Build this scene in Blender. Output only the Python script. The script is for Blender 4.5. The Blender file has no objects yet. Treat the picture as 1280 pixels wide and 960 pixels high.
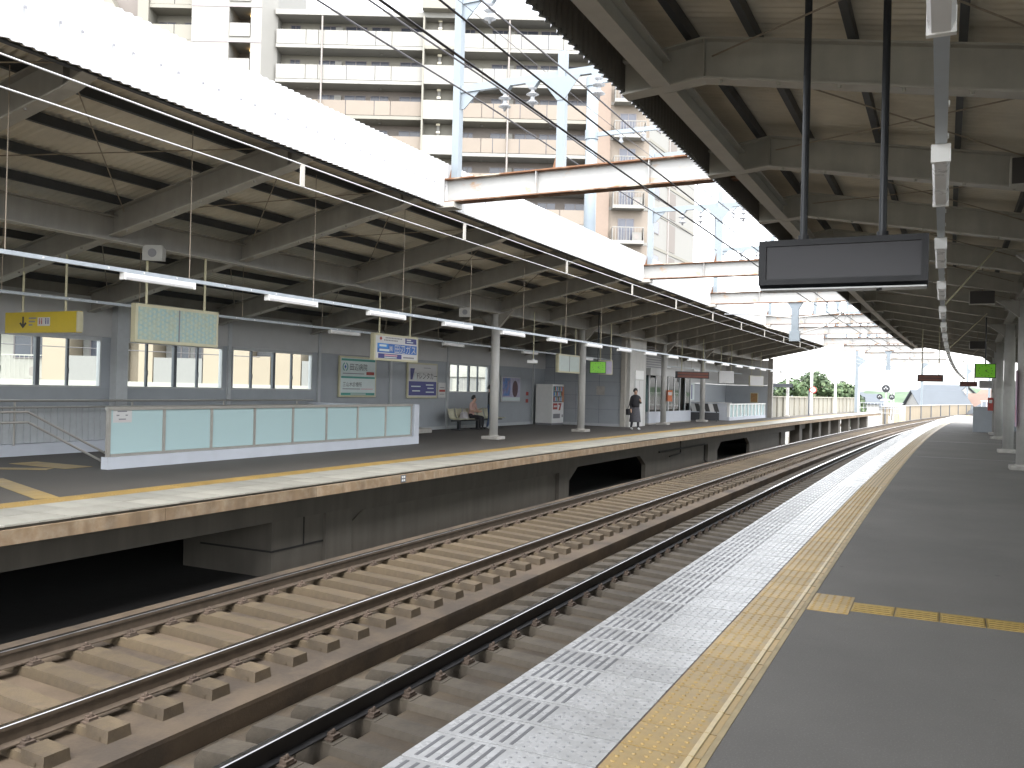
import bpy, bmesh, math, random
from mathutils import Matrix, Vector
random.seed(11)
PI = math.pi
SC = bpy.context.scene
COL = SC.collection

# ------------------------------------------------------------------ camera
CAM_F, CAM_YAW, CAM_PITCH, CAM_ROLL, CAM_H = 1088.0, 0.4571, 0.0049, 0.02406, 1.605
def make_camera():
    f = Vector((-math.sin(CAM_YAW), math.cos(CAM_YAW), 0)); r = Vector((math.cos(CAM_YAW), math.sin(CAM_YAW), 0)); u = Vector((0, 0, 1))
    f2 = f*math.cos(CAM_PITCH) + u*math.sin(CAM_PITCH); u2 = u*math.cos(CAM_PITCH) - f*math.sin(CAM_PITCH)
    r3 = r*math.cos(CAM_ROLL) + u2*math.sin(CAM_ROLL); u3 = u2*math.cos(CAM_ROLL) - r*math.sin(CAM_ROLL)
    cd = bpy.data.cameras.new('camera'); cd.sensor_width = 36.0; cd.lens = CAM_F/1280*36.0
    cd.clip_start = 0.05; cd.clip_end = 6000
    co = bpy.data.objects.new('camera', cd); COL.objects.link(co)
    m = Matrix((r3, u3, -f2)).transposed().to_4x4(); m.translation = Vector((0, 0, CAM_H)); co.matrix_world = m
    SC.camera = co
make_camera()

# ------------------------------------------------------------------ light
SUN_ELEV, SUN_AZ = math.radians(58), math.radians(150)      # azimuth from +y clockwise towards +x
w = bpy.data.worlds.new('World'); SC.world = w; w.use_nodes = True
nt = w.node_tree; nt.nodes.clear()
sky = nt.nodes.new('ShaderNodeTexSky'); sky.sky_type = 'NISHITA'; sky.sun_disc = False
sky.sun_elevation = SUN_ELEV; sky.sun_rotation = SUN_AZ; sky.air_density = 1.0; sky.dust_density = 2.0; sky.ozone_density = 1.0
hs = nt.nodes.new('ShaderNodeHueSaturation'); hs.inputs['Saturation'].default_value = 0.16
bg = nt.nodes.new('ShaderNodeBackground'); bg.inputs['Strength'].default_value = 0.15
wo = nt.nodes.new('ShaderNodeOutputWorld')
nt.links.new(sky.outputs[0], hs.inputs['Color']); nt.links.new(hs.outputs[0], bg.inputs['Color']); nt.links.new(bg.outputs[0], wo.inputs[0])
sd = bpy.data.lights.new('sun', 'SUN'); sd.energy = 0.5; sd.angle = math.radians(60); sd.color = (1.0, 0.96, 0.9)
so = bpy.data.objects.new('sun', sd); COL.objects.link(so)
dv = Vector((math.sin(SUN_AZ)*math.cos(SUN_ELEV), math.cos(SUN_AZ)*math.cos(SUN_ELEV), math.sin(SUN_ELEV)))
so.rotation_euler = dv.to_track_quat('Z', 'Y').to_euler(); so.location = dv*50
SC.view_settings.view_transform = 'Standard'; SC.view_settings.look = 'None'; SC.view_settings.gamma = 1.0
SC.view_settings.exposure = 2.78
SC.render.engine = 'CYCLES'
SC.cycles.use_denoising = True; SC.cycles.max_bounces = 10; SC.cycles.diffuse_bounces = 6; SC.cycles.glossy_bounces = 4
SC.cycles.transparent_max_bounces = 12; SC.cycles.caustics_reflective = False; SC.cycles.caustics_refractive = False
SC.cycles.sample_clamp_indirect = 6.0

# ------------------------------------------------------------------ helpers
def dcur(y):                     # the station bends gently to the right
    return max(y-6.0, 0.0)**2/2240.0
def head(y):                     # heading as a z rotation
    return -math.atan(max(y-6.0, 0.0)/1120.0)
def cp(off, y, z): return (off+dcur(y), y, z)
def yr(y0, y1, step):
    n = max(1, int(math.ceil((y1-y0)/step))); return [y0+(y1-y0)*i/n for i in range(n+1)]

MATS = {}
def mat(name, col, rough=0.6, metal=0.0, var=0.12, scale=6.0, bump=0.0, bscale=60.0, streak=0.0, col2=None, mixscale=2.0, mixlo=0.45, mixhi=0.65, spec=0.5, emit=None, estr=0.0, stretch=None, trans=0.0, spots=0.0):
    if name in MATS: return MATS[name]
    m = bpy.data.materials.new(name); m.use_nodes = True; t = m.node_tree; N = t.nodes; L = t.links
    b = N['Principled BSDF']; b.inputs['Roughness'].default_value = rough; b.inputs['Metallic'].default_value = metal
    b.inputs['Specular IOR Level'].default_value = spec
    tc = N.new('ShaderNodeTexCoord'); src = tc.outputs['Object']
    if stretch:
        mp = N.new('ShaderNodeMapping'); mp.inputs['Scale'].default_value = stretch; L.new(src, mp.inputs[0]); src2 = mp.outputs[0]
    else: src2 = src
    base = N.new('ShaderNodeRGB'); base.outputs[0].default_value = (*col, 1); cur = base.outputs[0]
    if col2 is not None:
        n2 = N.new('ShaderNodeTexNoise'); n2.inputs['Scale'].default_value = mixscale; n2.inputs['Detail'].default_value = 6; n2.inputs['Roughness'].default_value = 0.65
        L.new(src2, n2.inputs['Vector']); mr = N.new('ShaderNodeMapRange'); mr.inputs['From Min'].default_value = mixlo; mr.inputs['From Max'].default_value = mixhi
        L.new(n2.outputs['Fac'], mr.inputs['Value']); mx = N.new('ShaderNodeMix'); mx.data_type = 'RGBA'
        L.new(mr.outputs[0], mx.inputs[0]); L.new(cur, mx.inputs[6]); mx.inputs[7].default_value = (*col2, 1); cur = mx.outputs[2]
    if var > 0:
        n1 = N.new('ShaderNodeTexNoise'); n1.inputs['Scale'].default_value = scale; n1.inputs['Detail'].default_value = 8; n1.inputs['Roughness'].default_value = 0.6
        L.new(src2, n1.inputs['Vector']); mr = N.new('ShaderNodeMapRange'); mr.inputs['From Min'].default_value = 0.3; mr.inputs['From Max'].default_value = 0.7
        mr.inputs['To Min'].default_value = 1-var; mr.inputs['To Max'].default_value = 1+var; L.new(n1.outputs['Fac'], mr.inputs['Value'])
        oi = N.new('ShaderNodeObjectInfo'); mo = N.new('ShaderNodeMapRange'); mo.inputs['To Min'].default_value = 1-var*0.8; mo.inputs['To Max'].default_value = 1+var*0.8
        L.new(oi.outputs['Random'], mo.inputs['Value']); ml = N.new('ShaderNodeMath'); ml.operation = 'MULTIPLY'; L.new(mr.outputs[0], ml.inputs[0]); L.new(mo.outputs[0], ml.inputs[1])
        vm = N.new('ShaderNodeVectorMath'); vm.operation = 'SCALE'; L.new(cur, vm.inputs[0]); L.new(ml.outputs[0], vm.inputs['Scale']); cur = vm.outputs[0]
        rr = N.new('ShaderNodeMapRange'); rr.inputs['To Min'].default_value = max(0.02, rough-0.12); rr.inputs['To Max'].default_value = min(1, rough+0.12)
        L.new(n1.outputs['Fac'], rr.inputs['Value']); L.new(rr.outputs[0], b.inputs['Roughness'])
    if streak > 0:
        mp = N.new('ShaderNodeMapping'); mp.inputs['Scale'].default_value = (3.2, 3.2, 0.30); L.new(src, mp.inputs[0])
        n3 = N.new('ShaderNodeTexNoise'); n3.inputs['Scale'].default_value = 1.6; n3.inputs['Detail'].default_value = 5; L.new(mp.outputs[0], n3.inputs['Vector'])
        mr = N.new('ShaderNodeMapRange'); mr.inputs['From Min'].default_value = 0.35; mr.inputs['From Max'].default_value = 0.7; mr.inputs['To Min'].default_value = 1+streak*0.5; mr.inputs['To Max'].default_value = 1-streak
        L.new(n3.outputs['Fac'], mr.inputs['Value']); vm = N.new('ShaderNodeVectorMath'); vm.operation = 'SCALE'; L.new(cur, vm.inputs[0]); L.new(mr.outputs[0], vm.inputs['Scale']); cur = vm.outputs[0]
    if spots > 0:
        for sc_, lim, val in ((1.7, .035, 1-spots), (2.9, .022, 1-spots*.7), (4.3, .016, 1+spots)):
            vo = N.new('ShaderNodeTexVoronoi'); vo.inputs['Scale'].default_value = sc_; L.new(src, vo.inputs['Vector'])
            mr = N.new('ShaderNodeMapRange'); mr.inputs['From Min'].default_value = lim*.6; mr.inputs['From Max'].default_value = lim*1.4; mr.inputs['To Min'].default_value = val; mr.inputs['To Max'].default_value = 1.0
            L.new(vo.outputs['Distance'], mr.inputs['Value']); vm = N.new('ShaderNodeVectorMath'); vm.operation = 'SCALE'; L.new(cur, vm.inputs[0]); L.new(mr.outputs[0], vm.inputs['Scale']); cur = vm.outputs[0]
    L.new(cur, b.inputs['Base Color'])
    if bump > 0:
        nb = N.new('ShaderNodeTexNoise'); nb.inputs['Scale'].default_value = bscale; nb.inputs['Detail'].default_value = 6
        L.new(src, nb.inputs['Vector']); bp = N.new('ShaderNodeBump'); bp.inputs['Strength'].default_value = bump; bp.inputs['Distance'].default_value = 0.01
        L.new(nb.outputs['Fac'], bp.inputs['Height']); L.new(bp.outputs[0], b.inputs['Normal'])
    if emit: b.inputs['Emission Color'].default_value = (*emit, 1); b.inputs['Emission Strength'].default_value = estr
    if trans: b.inputs['Transmission Weight'].default_value = trans
    MATS[name] = m; return m
def glassmat(name, tint, gloss=0.12, rough=0.02):
    if name in MATS: return MATS[name]
    m = bpy.data.materials.new(name); m.use_nodes = True; t = m.node_tree; t.nodes.clear(); N = t.nodes; L = t.links
    o = N.new('ShaderNodeOutputMaterial'); tr = N.new('ShaderNodeBsdfTransparent'); tr.inputs[0].default_value = (*tint, 1)
    gl = N.new('ShaderNodeBsdfGlossy'); gl.inputs['Roughness'].default_value = rough
    lw = N.new('ShaderNodeLayerWeight'); lw.inputs['Blend'].default_value = gloss
    mx = N.new('ShaderNodeMixShader'); L.new(lw.outputs['Fresnel'], mx.inputs[0]); L.new(tr.outputs[0], mx.inputs[1]); L.new(gl.outputs[0], mx.inputs[2]); L.new(mx.outputs[0], o.inputs[0])
    MATS[name] = m; return m

def props(o, label=None, cat=None, group=None, kind=None):
    if label: o['label'] = label
    if cat: o['category'] = cat
    if group: o['group'] = group
    if kind: o['kind'] = kind
    return o
def thing(name, label, cat, loc=(0, 0, 0), rz=0.0, group=None):
    o = bpy.data.objects.new(name, None); COL.objects.link(o); o.empty_display_size = 0.2
    o.location = loc; o.rotation_euler = (0, 0, rz); return props(o, label, cat, group)

class MB:
    def __init__(s): s.v = []; s.f = []; s.m = []
    def face(s, pts, mi=0):
        n = len(s.v); s.v += [tuple(p) for p in pts]; s.f.append(list(range(n, n+len(pts)))); s.m.append(mi); return s
    def hexa(s, p, mi=0):        # p: 4 bottom ccw, 4 top
        n = len(s.v); s.v += [tuple(q) for q in p]
        for q in ((3, 2, 1, 0), (4, 5, 6, 7), (0, 1, 5, 4), (1, 2, 6, 5), (2, 3, 7, 6), (3, 0, 4, 7)): s.f.append([n+i for i in q]); s.m.append(mi)
        return s
    def box(s, x0, y0, z0, x1, y1, z1, mi=0):
        return s.hexa([(x0, y0, z0), (x1, y0, z0), (x1, y1, z0), (x0, y1, z0), (x0, y0, z1), (x1, y0, z1), (x1, y1, z1), (x0, y1, z1)], mi)
    def cbox(s, o0, y0, z0, o1, y1, z1, mi=0):     # box bent with the curve
        P = [cp(o0, y0, z0), cp(o1, y0, z0), cp(o1, y1, z0), cp(o0, y1, z0), cp(o0, y0, z1), cp(o1, y0, z1), cp(o1, y1, z1), cp(o0, y1, z1)]
        return s.hexa(P, mi)
    def prism(s, poly, axis, a, b, mi=0):          # poly of 2D points, extruded along an axis
        n = len(s.v); k = len(poly)
        def mk(p, t): return (t, p[0], p[1]) if axis == 'x' else ((p[0], t, p[1]) if axis == 'y' else (p[0], p[1], t))
        s.v += [mk(p, a) for p in poly] + [mk(p, b) for p in poly]
        s.f.append([n+i for i in reversed(range(k))]); s.m.append(mi); s.f.append([n+k+i for i in range(k)]); s.m.append(mi)
        for i in range(k): j = (i+1) % k; s.f.append([n+i, n+j, n+k+j, n+k+i]); s.m.append(mi)
        return s
    def sweep(s, prof, ys, mi=0, closed=True, fn=cp, caps=True, mis=None):   # profile (off,z) along the curve
        n = len(s.v); k = len(prof)
        for y in ys: s.v += [fn(o, y, z) for o, z in prof]
        for i in range(len(ys)-1):
            for j in range(k if closed else k-1):
                a = n+i*k+j; b = n+i*k+(j+1) % k; s.f.append([a, b, b+k, a+k]); s.m.append(mis[j] if mis else mi)
        if closed and caps:
            s.f.append([n+j for j in reversed(range(k))]); s.m.append(mi); e = n+(len(ys)-1)*k; s.f.append([e+j for j in range(k)]); s.m.append(mi)
        return s
    def tube(s, pts, r, n=6, mi=0, caps=True):
        pts = [Vector(p) for p in pts]; base = len(s.v); k = len(pts)
        rs = r if isinstance(r, (list, tuple)) else [r]*k
        for i, p in enumerate(pts):
            d = (pts[min(i+1, k-1)]-pts[max(i-1, 0)]).normalized(); a = d.orthogonal() if abs(d.z) < 0.99 else Vector((1, 0, 0))
            if abs(d.z) < 0.99: a = d.cross(Vector((0, 0, 1)))
            a.normalize(); b = d.cross(a).normalized()
            for j in range(n): t = 2*PI*j/n; s.v.append(tuple(p+a*(rs[i]*math.cos(t))+b*(rs[i]*math.sin(t))))
        for i in range(k-1):
            for j in range(n):
                q = base+i*n+j; e = base+i*n+(j+1) % n; s.f.append([q, e, e+n, q+n]); s.m.append(mi)
        if caps:
            s.f.append([base+j for j in reversed(range(n))]); s.m.append(mi); e = base+(k-1)*n; s.f.append([e+j for j in range(n)]); s.m.append(mi)
        return s
    def lathe(s, prof, n=12, c=(0, 0, 0), mi=0):   # (r,z)
        base = len(s.v)
        for r, z in prof:
            for j in range(n): t = 2*PI*j/n; s.v.append((c[0]+r*math.cos(t), c[1]+r*math.sin(t), c[2]+z))
        for i in range(len(prof)-1):
            for j in range(n):
                q = base+i*n+j; e = base+i*n+(j+1) % n; s.f.append([q, e, e+n, q+n]); s.m.append(mi)
        s.f.append([base+j for j in reversed(range(n))]); s.m.append(mi); e = base+(len(prof)-1)*n; s.f.append([e+j for j in range(n)]); s.m.append(mi)
        return s
    def mesh(s, name, mats, smooth=False, off=None):
        me = bpy.data.meshes.new(name); me.from_pydata(s.v, [], s.f)
        if off is not None: me.transform(off)
        for m in (mats if isinstance(mats, (list, tuple)) else [mats]): me.materials.append(m)
        if len(me.materials) > 1: me.polygons.foreach_set('material_index', s.m)
        bm = bmesh.new(); bm.from_mesh(me); bmesh.ops.recalc_face_normals(bm, faces=bm.faces); bm.to_mesh(me); bm.free()
        if smooth: me.polygons.foreach_set('use_smooth', [True]*len(me.polygons))
        me.update(); return me
    def obj(s, name, mats, parent=None, world=False, smooth=False, loc=None, rz=None, bevel=0.0):
        off = None
        if world and parent is not None:
            off = root_matrix(parent).inverted()
        o = bpy.data.objects.new(name, s.mesh(name, mats, smooth, off)); COL.objects.link(o); o.parent = parent
        if loc is not None: o.location = loc
        if rz is not None: o.rotation_euler = (0, 0, rz)
        if bevel > 0: b = o.modifiers.new('bevel', 'BEVEL'); b.width = bevel; b.segments = 2; b.limit_method = 'ANGLE'
        return o
def root_matrix(o):
    m = Matrix.Translation(o.location) @ o.rotation_euler.to_matrix().to_4x4()
    return root_matrix(o.parent) @ m if o.parent else m
def link_copy(src, parent=None, loc=None, rz=None):
    c = src.copy(); COL.objects.link(c); c.parent = parent
    if loc is not None: c.location = loc
    if rz is not None: c.rotation_euler = (0, 0, rz)
    return c
def dup(root, loc, rz, label=None):
    r = link_copy(root, None, loc, rz)
    if label: r['label'] = label
    for ch in list(root.children):
        k = link_copy(ch, r)
        for g in list(ch.children): link_copy(g, k)
    return r
def shared(name, me, parent, loc, rz=0.0):
    o = bpy.data.objects.new(name, me); COL.objects.link(o); o.parent = parent; o.location = loc; o.rotation_euler = (0, 0, rz); return o
def ibeam(w, d, t=0.02, o=0.0, z=0.0):             # I profile, bottom at z, centred on o
    return [(o-w/2, z), (o+w/2, z), (o+w/2, z+t), (o+t/2, z+t), (o+t/2, z+d-t), (o+w/2, z+d-t), (o+w/2, z+d), (o-w/2, z+d), (o-w/2, z+d-t), (o-t/2, z+d-t), (o-t/2, z+t), (o-w/2, z+t)]
def text(name, s, size, m, parent, x, y, z, align='LEFT', sx=1.0):    # lettering facing -y of its parent
    cu = bpy.data.curves.new(name, 'FONT'); cu.body = s; cu.size = size; cu.align_x = align; cu.resolution_u = 2
    t = bpy.data.objects.new(name, cu); COL.objects.link(t); bpy.context.view_layer.update()
    dg = bpy.context.evaluated_depsgraph_get(); me = bpy.data.meshes.new_from_object(t.evaluated_get(dg))
    bpy.data.objects.remove(t); bpy.data.curves.remove(cu)
    me.transform(Matrix.Diagonal((sx, 1, 1, 1))); me.transform(Matrix.Rotation(PI/2, 4, 'X')); me.materials.clear(); me.materials.append(m)
    o = bpy.data.objects.new(name, me); COL.objects.link(o); o.parent = parent; o.location = (x, y, z); return o
ORD = ['first', 'second', 'third', 'fourth', 'fifth', 'sixth', 'seventh', 'eighth', 'ninth', 'tenth', 'eleventh', 'twelfth', 'thirteenth', 'fourteenth', 'fifteenth', 'sixteenth', 'seventeenth', 'eighteenth', 'nineteenth', 'twentieth', 'twenty-first', 'twenty-second', 'twenty-third', 'twenty-fourth', 'twenty-fifth']

# ------------------------------------------------------------------ materials
M_asph = mat('asphalt', (.158, .150, .139), .78, var=.16, scale=.55, bump=.6, bscale=260, col2=(.225, .214, .20), mixscale=95, mixlo=.54, mixhi=.70, spots=.35)
M_wtile = mat('white_tile', (.47, .47, .47), .27, var=.13, scale=7, col2=(.39, .39, .38), mixscale=2.2, bump=.05)
M_dot = mat('tile_dot', (.30, .30, .31), .5, var=.1)
M_slit = mat('tile_slit', (.16, .16, .17), .55, var=.1)
M_ytile = mat('yellow_tile', (.46, .305, .10), .42, var=.16, scale=9, col2=(.37, .27, .12), mixscale=4)
M_yline = mat('yellow_line', (.66, .52, .28), .4, var=.1, scale=14)
M_ytrim = mat('yellow_trim', (.38, .30, .17), .6, var=.2)
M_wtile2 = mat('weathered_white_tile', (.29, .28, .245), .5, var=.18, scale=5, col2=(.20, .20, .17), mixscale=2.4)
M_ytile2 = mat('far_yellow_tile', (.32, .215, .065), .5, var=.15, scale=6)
M_conc = mat('track_concrete', (.088, .067, .044), .78, var=.22, scale=3, bump=.4, bscale=45, col2=(.06, .046, .033), mixscale=1.6)
M_conc2 = mat('slab_concrete', (.118, .088, .060), .7, var=.25, scale=2.2, bump=.3, bscale=40, col2=(.058, .045, .034), mixscale=1.1, mixlo=.44, mixhi=.60)
M_sleeper = mat('sleeper_concrete', (.102, .077, .047), .72, var=.2, scale=5, bump=.4, bscale=50, col2=(.072, .055, .037), mixscale=3)
M_board = mat('dark_board', (.125, .105, .085), .65, var=.25, scale=4, bump=.3, bscale=60)
M_under = mat('under_concrete', (.088, .079, .066), .8, var=.14, scale=1.0, streak=.14, bump=.2, bscale=30)
M_edge = mat('platform_edge', (.185, .128, .076), .75, var=.14, scale=5, streak=.26, col2=(.21, .165, .115), mixscale=5)
M_railside = mat('rail_side', (.075, .056, .040), .6, metal=.1, var=.25, scale=8)
M_raildark = mat('rail_dark', (.022, .021, .022), .45, metal=.2, var=.25, scale=8)
M_railtop = mat('rail_top', (.55, .54, .54), .22, metal=1.0, var=.1, scale=10)
M_rust = mat('fastener_rust', (.085, .062, .047), .7, var=.3, scale=30)
M_steel = mat('painted_steel', (.29, .275, .248), .5, var=.10, scale=3, streak=.10)
M_flange = mat('painted_flange', (.42, .40, .36), .5, var=.10, scale=5)
M_purlin = mat('dark_purlin', (.045, .048, .052), .5, var=.15)  # dark steel paint, with shadow under the roof put into the colour
M_sheet = mat('roof_sheet', (.78, .73, .63), .7, var=.10, scale=1.5, col2=(.69, .64, .54), mixscale=.8)
M_fascia = mat('white_fascia', (.46, .465, .47), .45, var=.05, scale=3)
M_fascia2 = mat('grey_fascia', (.36, .37, .38), .5, var=.08, scale=3)
M_rod = mat('tie_rod', (.30, .25, .19), .6, var=.2)
M_column = mat('column_paint', (.50, .495, .475), .5, var=.07, scale=4, streak=.12)
M_foot = mat('column_footing', (.42, .40, .37), .8, var=.15)
M_wall = mat('wall_grey', (.345, .37, .40), .5, var=.06, scale=2)
M_wallup = mat('wall_upper', (.50, .50, .50), .5, var=.05, scale=2)
M_pil = mat('pilaster', (.48, .50, .52), .5, var=.06)
M_alu = mat('aluminium', (.45, .46, .47), .4, metal=.4, var=.08)
M_aludark = mat('dark_sash', (.10, .11, .125), .4, metal=.3, var=.08)
M_steelless = mat('stainless', (.44, .42, .39), .35, metal=.5, var=.08)
M_glass = glassmat('pane_glass', (.93, .96, .95), .10)
M_frost = mat('frosted_glass', (.45, .605, .62), .17, var=0)
M_kerbw = mat('pale_kerb', (.55, .58, .64), .6, var=.05, scale=2)
M_white = mat('white_enamel', (.78, .78, .77), .35, var=.03)
M_lampw = mat('lamp_white', (.80, .80, .81), .3, var=.02)
M_cond = mat('conduit', (.42, .46, .50), .4, metal=.2, var=.08)
M_black = mat('black_plastic', (.018, .02, .025), .4, var=.1)
M_cream = mat('cream_frame', (.55, .52, .36), .5, var=.06)
M_yel = mat('sign_yellow', (.56, .42, .03), .4, var=.04)
M_ink = mat('ink_black', (.03, .03, .03), .5, var=0)
M_inkgrey = mat('ink_grey', (.22, .22, .24), .5, var=0)
M_red = mat('sign_red', (.36, .055, .045), .5, var=0)
M_blue = mat('sign_blue', (.03, .13, .42), .4, var=.05)
M_lblue = mat('sign_light_blue', (.05, .25, .65), .4, var=.04)
M_navy = mat('sign_navy', (.045, .05, .21), .4, var=.05)
M_teal = mat('sign_teal', (.07, .32, .27), .45, var=.05)
M_pale = mat('sign_pale', (.60, .68, .68), .4, var=.03)
M_signw = mat('sign_white', (.58, .58, .58), .4, var=.03)
M_pink = mat('sign_pink', (.65, .38, .42), .5, var=.05)
M_green = mat('clock_green', (.12, .36, .012), .35, var=.03, emit=(.22, .70, .02), estr=.03)
M_lblue2 = mat('mast_blue', (.185, .215, .24), .45, var=.06, scale=3)
M_wire = mat('wire', (.08, .075, .08), .5, metal=.3, var=0)
M_wirel = mat('wire_light', (.62, .62, .62), .35, metal=.4, var=0)
M_porc = mat('porcelain', (.30, .31, .33), .25, var=.03)
M_beam = mat('rusty_white_beam', (.35, .35, .34), .5, var=.06, col2=(.38, .22, .10), mixscale=2.6, mixlo=.57, mixhi=.76, stretch=(1, 1, 2))
M_beamrust = mat('rust_flange', (.17, .078, .036), .75, var=.25, scale=7, col2=(.40, .35, .28), mixscale=1.5, mixlo=.52, mixhi=.64)

# ------------------------------------------------------------------ setting: ground, track bed, platforms
M_ground = mat('town_ground', (.16, .16, .14), .9, var=.25, scale=.05)
g = MB().box(-2500, -600, -8.0, 2500, 4000, -7.0); props(g.obj('ground', M_ground), kind='structure')
Y0, Y1 = -10.0, 96.0
# viaduct deck below everything
props(MB().sweep([(-9.6, -1.9), (7.5, -1.9), (7.5, -1.56), (-9.6, -1.56)], yr(Y0, 240, 3)).obj('viaduct_deck', M_conc), kind='structure')
# far track slab (slightly canted) with its low floor strip and the near track slab
CANT = 0.053
def zfar(o): return -1.245 - CANT*(o+7.84)
def znear(o): return -1.245 - CANT*(o+4.28)
bed = MB().sweep([(-8.75, -1.555), (-5.66, -1.555), (-5.63, -1.36), (-5.63, -1.325), (-8.75, -1.20)], yr(Y0, 240, 2))
props(bed.obj('far_track_slab', M_conc2), kind='structure')
bed = MB().sweep([(-5.0, -1.555), (-1.75, -1.555), (-1.75, -1.335), (-4.12, -1.225), (-4.16, -1.41), (-4.9, -1.41)], yr(Y0, 240, 2))
props(bed.obj('near_track_slab', M_conc), kind='structure')

# ---- near platform
M_pside = mat('platform_side', (.24, .22, .19), .8, var=.2, streak=.3)
near = MB().sweep([(-1.75, -1.56), (6.2, -1.56), (6.2, -.012), (-2.07, -.012), (-2.07, -.20), (-1.75, -.22)], yr(Y0, Y1, 2))
near_platform = props(near.obj('near_platform', M_pside), kind='structure')
asph = MB().sweep([(-.875, -.01), (6.2, -.01), (6.2, 0), (-.875, 0)], yr(Y0, Y1, 1.5)); asph.obj('asphalt_surface', M_asph, near_platform)
# white slotted edge tiles
XW0, XW1, XY1 = -2.07, -1.278, -.905
def white_tile_mesh():
    b = MB(); wd = XW1-XW0-.010; L = .290
    b.box(0, 0, -.016, wd, L, .004, 0)
    for i in range(7):
        x = .055+i*.052; b.box(x-.0085, .026, .003, x+.0085, L-.026, .0055, 1)
    r = 0
    for i in range(7):
        x = .425+i*.053
        for j in range(5):
            y = .035+j*.056+(.028 if i % 2 else 0)
            if y > L-.015: continue
            b.hexa([(x-.008, y-.008, .003), (x+.008, y-.008, .003), (x+.008, y+.008, .003), (x-.008, y+.008, .003), (x-.0045, y-.0045, .0065), (x+.0045, y-.0045, .0065), (x+.0045, y+.0045, .0065), (x-.0045, y+.0045, .0065)], 2)
    return b.mesh('white_tile', [M_wtile, M_slit, M_dot])
def yellow_tile_mesh():
    b = MB(); wd = XY1-XW1-.006; L = .290
    b.box(0, 0, -.016, wd, L, .004, 0)
    for i in range(5):
        for j in range(5):
            x = .034+i*.058; y = .032+j*.058
            b.lathe([(.012, .003), (.0095, .0075), (.006, .009)], 6, (x, y, 0), 0)
    b.box(wd-.058, 0, .003, wd-.034, L, .010, 1); b.box(wd-.034, 0, .003, wd-.030, L, .006, 2)
    return b.mesh('yellow_tile', [M_ytile, M_yline, M_ytrim])
me_w, me_y = white_tile_mesh(), yellow_tile_mesh()
YT0 = 3.799-.3*9
def tile_y(i): return YT0+.3*i
NT = 52
for i in range(NT):
    y = tile_y(i)
    shared('white_tile', me_w, near_platform, cp(XW0+.004, y+.005, random.uniform(-.0008, .0008)), head(y))
    shared('yellow_tile', me_y, near_platform, cp(XW1+.005, y+.005, random.uniform(-.0008, .0008)), head(y))
def strip(name, y0, y1, parent, o0, o1, m, m2, slits):
    b = MB()
    n = int((y1-y0)/.3)
    for i in range(n):
        y = y0+.3*i; b.cbox(o0+.003, y+.003, -.016, o1-.003, y+.297, .004, 0)
        for o, w_, h_ in slits: b.cbox(o-w_, y+.022, .003, o+w_, y+.278, h_, 1)
    return props(b.obj(name, [m, m2], parent), kind='stuff')
strip('far_white_tiles', tile_y(NT), Y1-.4, near_platform, XW0, XW1, M_wtile, M_slit, [(XW0+.055+i*.052, .0085, .0055) for i in range(7)])
strip('far_yellow_tiles', tile_y(NT), Y1-.4, near_platform, XW1, XY1, M_ytile, M_ytrim, [(XW1+.034+i*.058, .010, .0075) for i in range(5)])
MB().sweep([(XW1-.004, -.01), (XW1+.004, -.01), (XW1+.004, .0015), (XW1-.004, .0015)], yr(Y0, Y1, 2)).obj('tile_joint', mat('joint', (.16, .11, .09), .8, var=.1), near_platform)
MB().sweep([(XY1, -.01), (-.876, -.01), (-.876, .003), (XY1, .003)], yr(Y0, Y1, 2)).obj('tile_border', M_ytrim, near_platform)
MB().sweep([(-2.068, -.012), (XW1, -.012), (XW1, -.009), (-2.068, -.009)], yr(Y0, Y1, 2)).obj('tile_bedding', M_pside, near_platform)
MB().sweep([(XW1, -.011), (XY1, -.011), (XY1, -.0085), (XW1, -.0085)], yr(Y0, Y1, 2)).obj('tile_bedding', M_pside, near_platform)
# branch of guide tiles across the platform
b = MB(); b.box(0, 0, -.01, .292, .292, .004)
for i in range(5):
    for j in range(5): b.lathe([(.012, .003), (.0095, .0075), (.006, .009)], 6, (.03+i*.058, .03+j*.058, 0))
me_pad = b.mesh('yellow_tile', [M_ytile])
for i in range(2): shared('yellow_tile', me_pad, near_platform, cp(-.868, 6.86+.297*i, .001), head(7))
b = MB(); b.box(0, 0, -.01, .292, .292, .004)
for i in range(4): b.box(.012, .035+i*.065, .003, .28, .062+i*.065, .009)
me_bar = b.mesh('guide_tile', [M_yline])
M_guide = mat('guide_tile', (.34, .235, .068), .45, var=.14, scale=8); me_bar.materials[0] = M_guide
for i in range(11): shared('guide_tile', me_bar, near_platform, cp(-.57+.3*i, 6.985, .001), head(7))
# faint expansion joints of the far asphalt
for y in (26.4, 36.2, 46.5, 58.0):
    MB().cbox(-.84, y, 0, 3.6, y+.05, .004).obj('expansion_joint', mat('joint_pale', (.33, .32, .31), .6, var=.2), near_platform)

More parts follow.
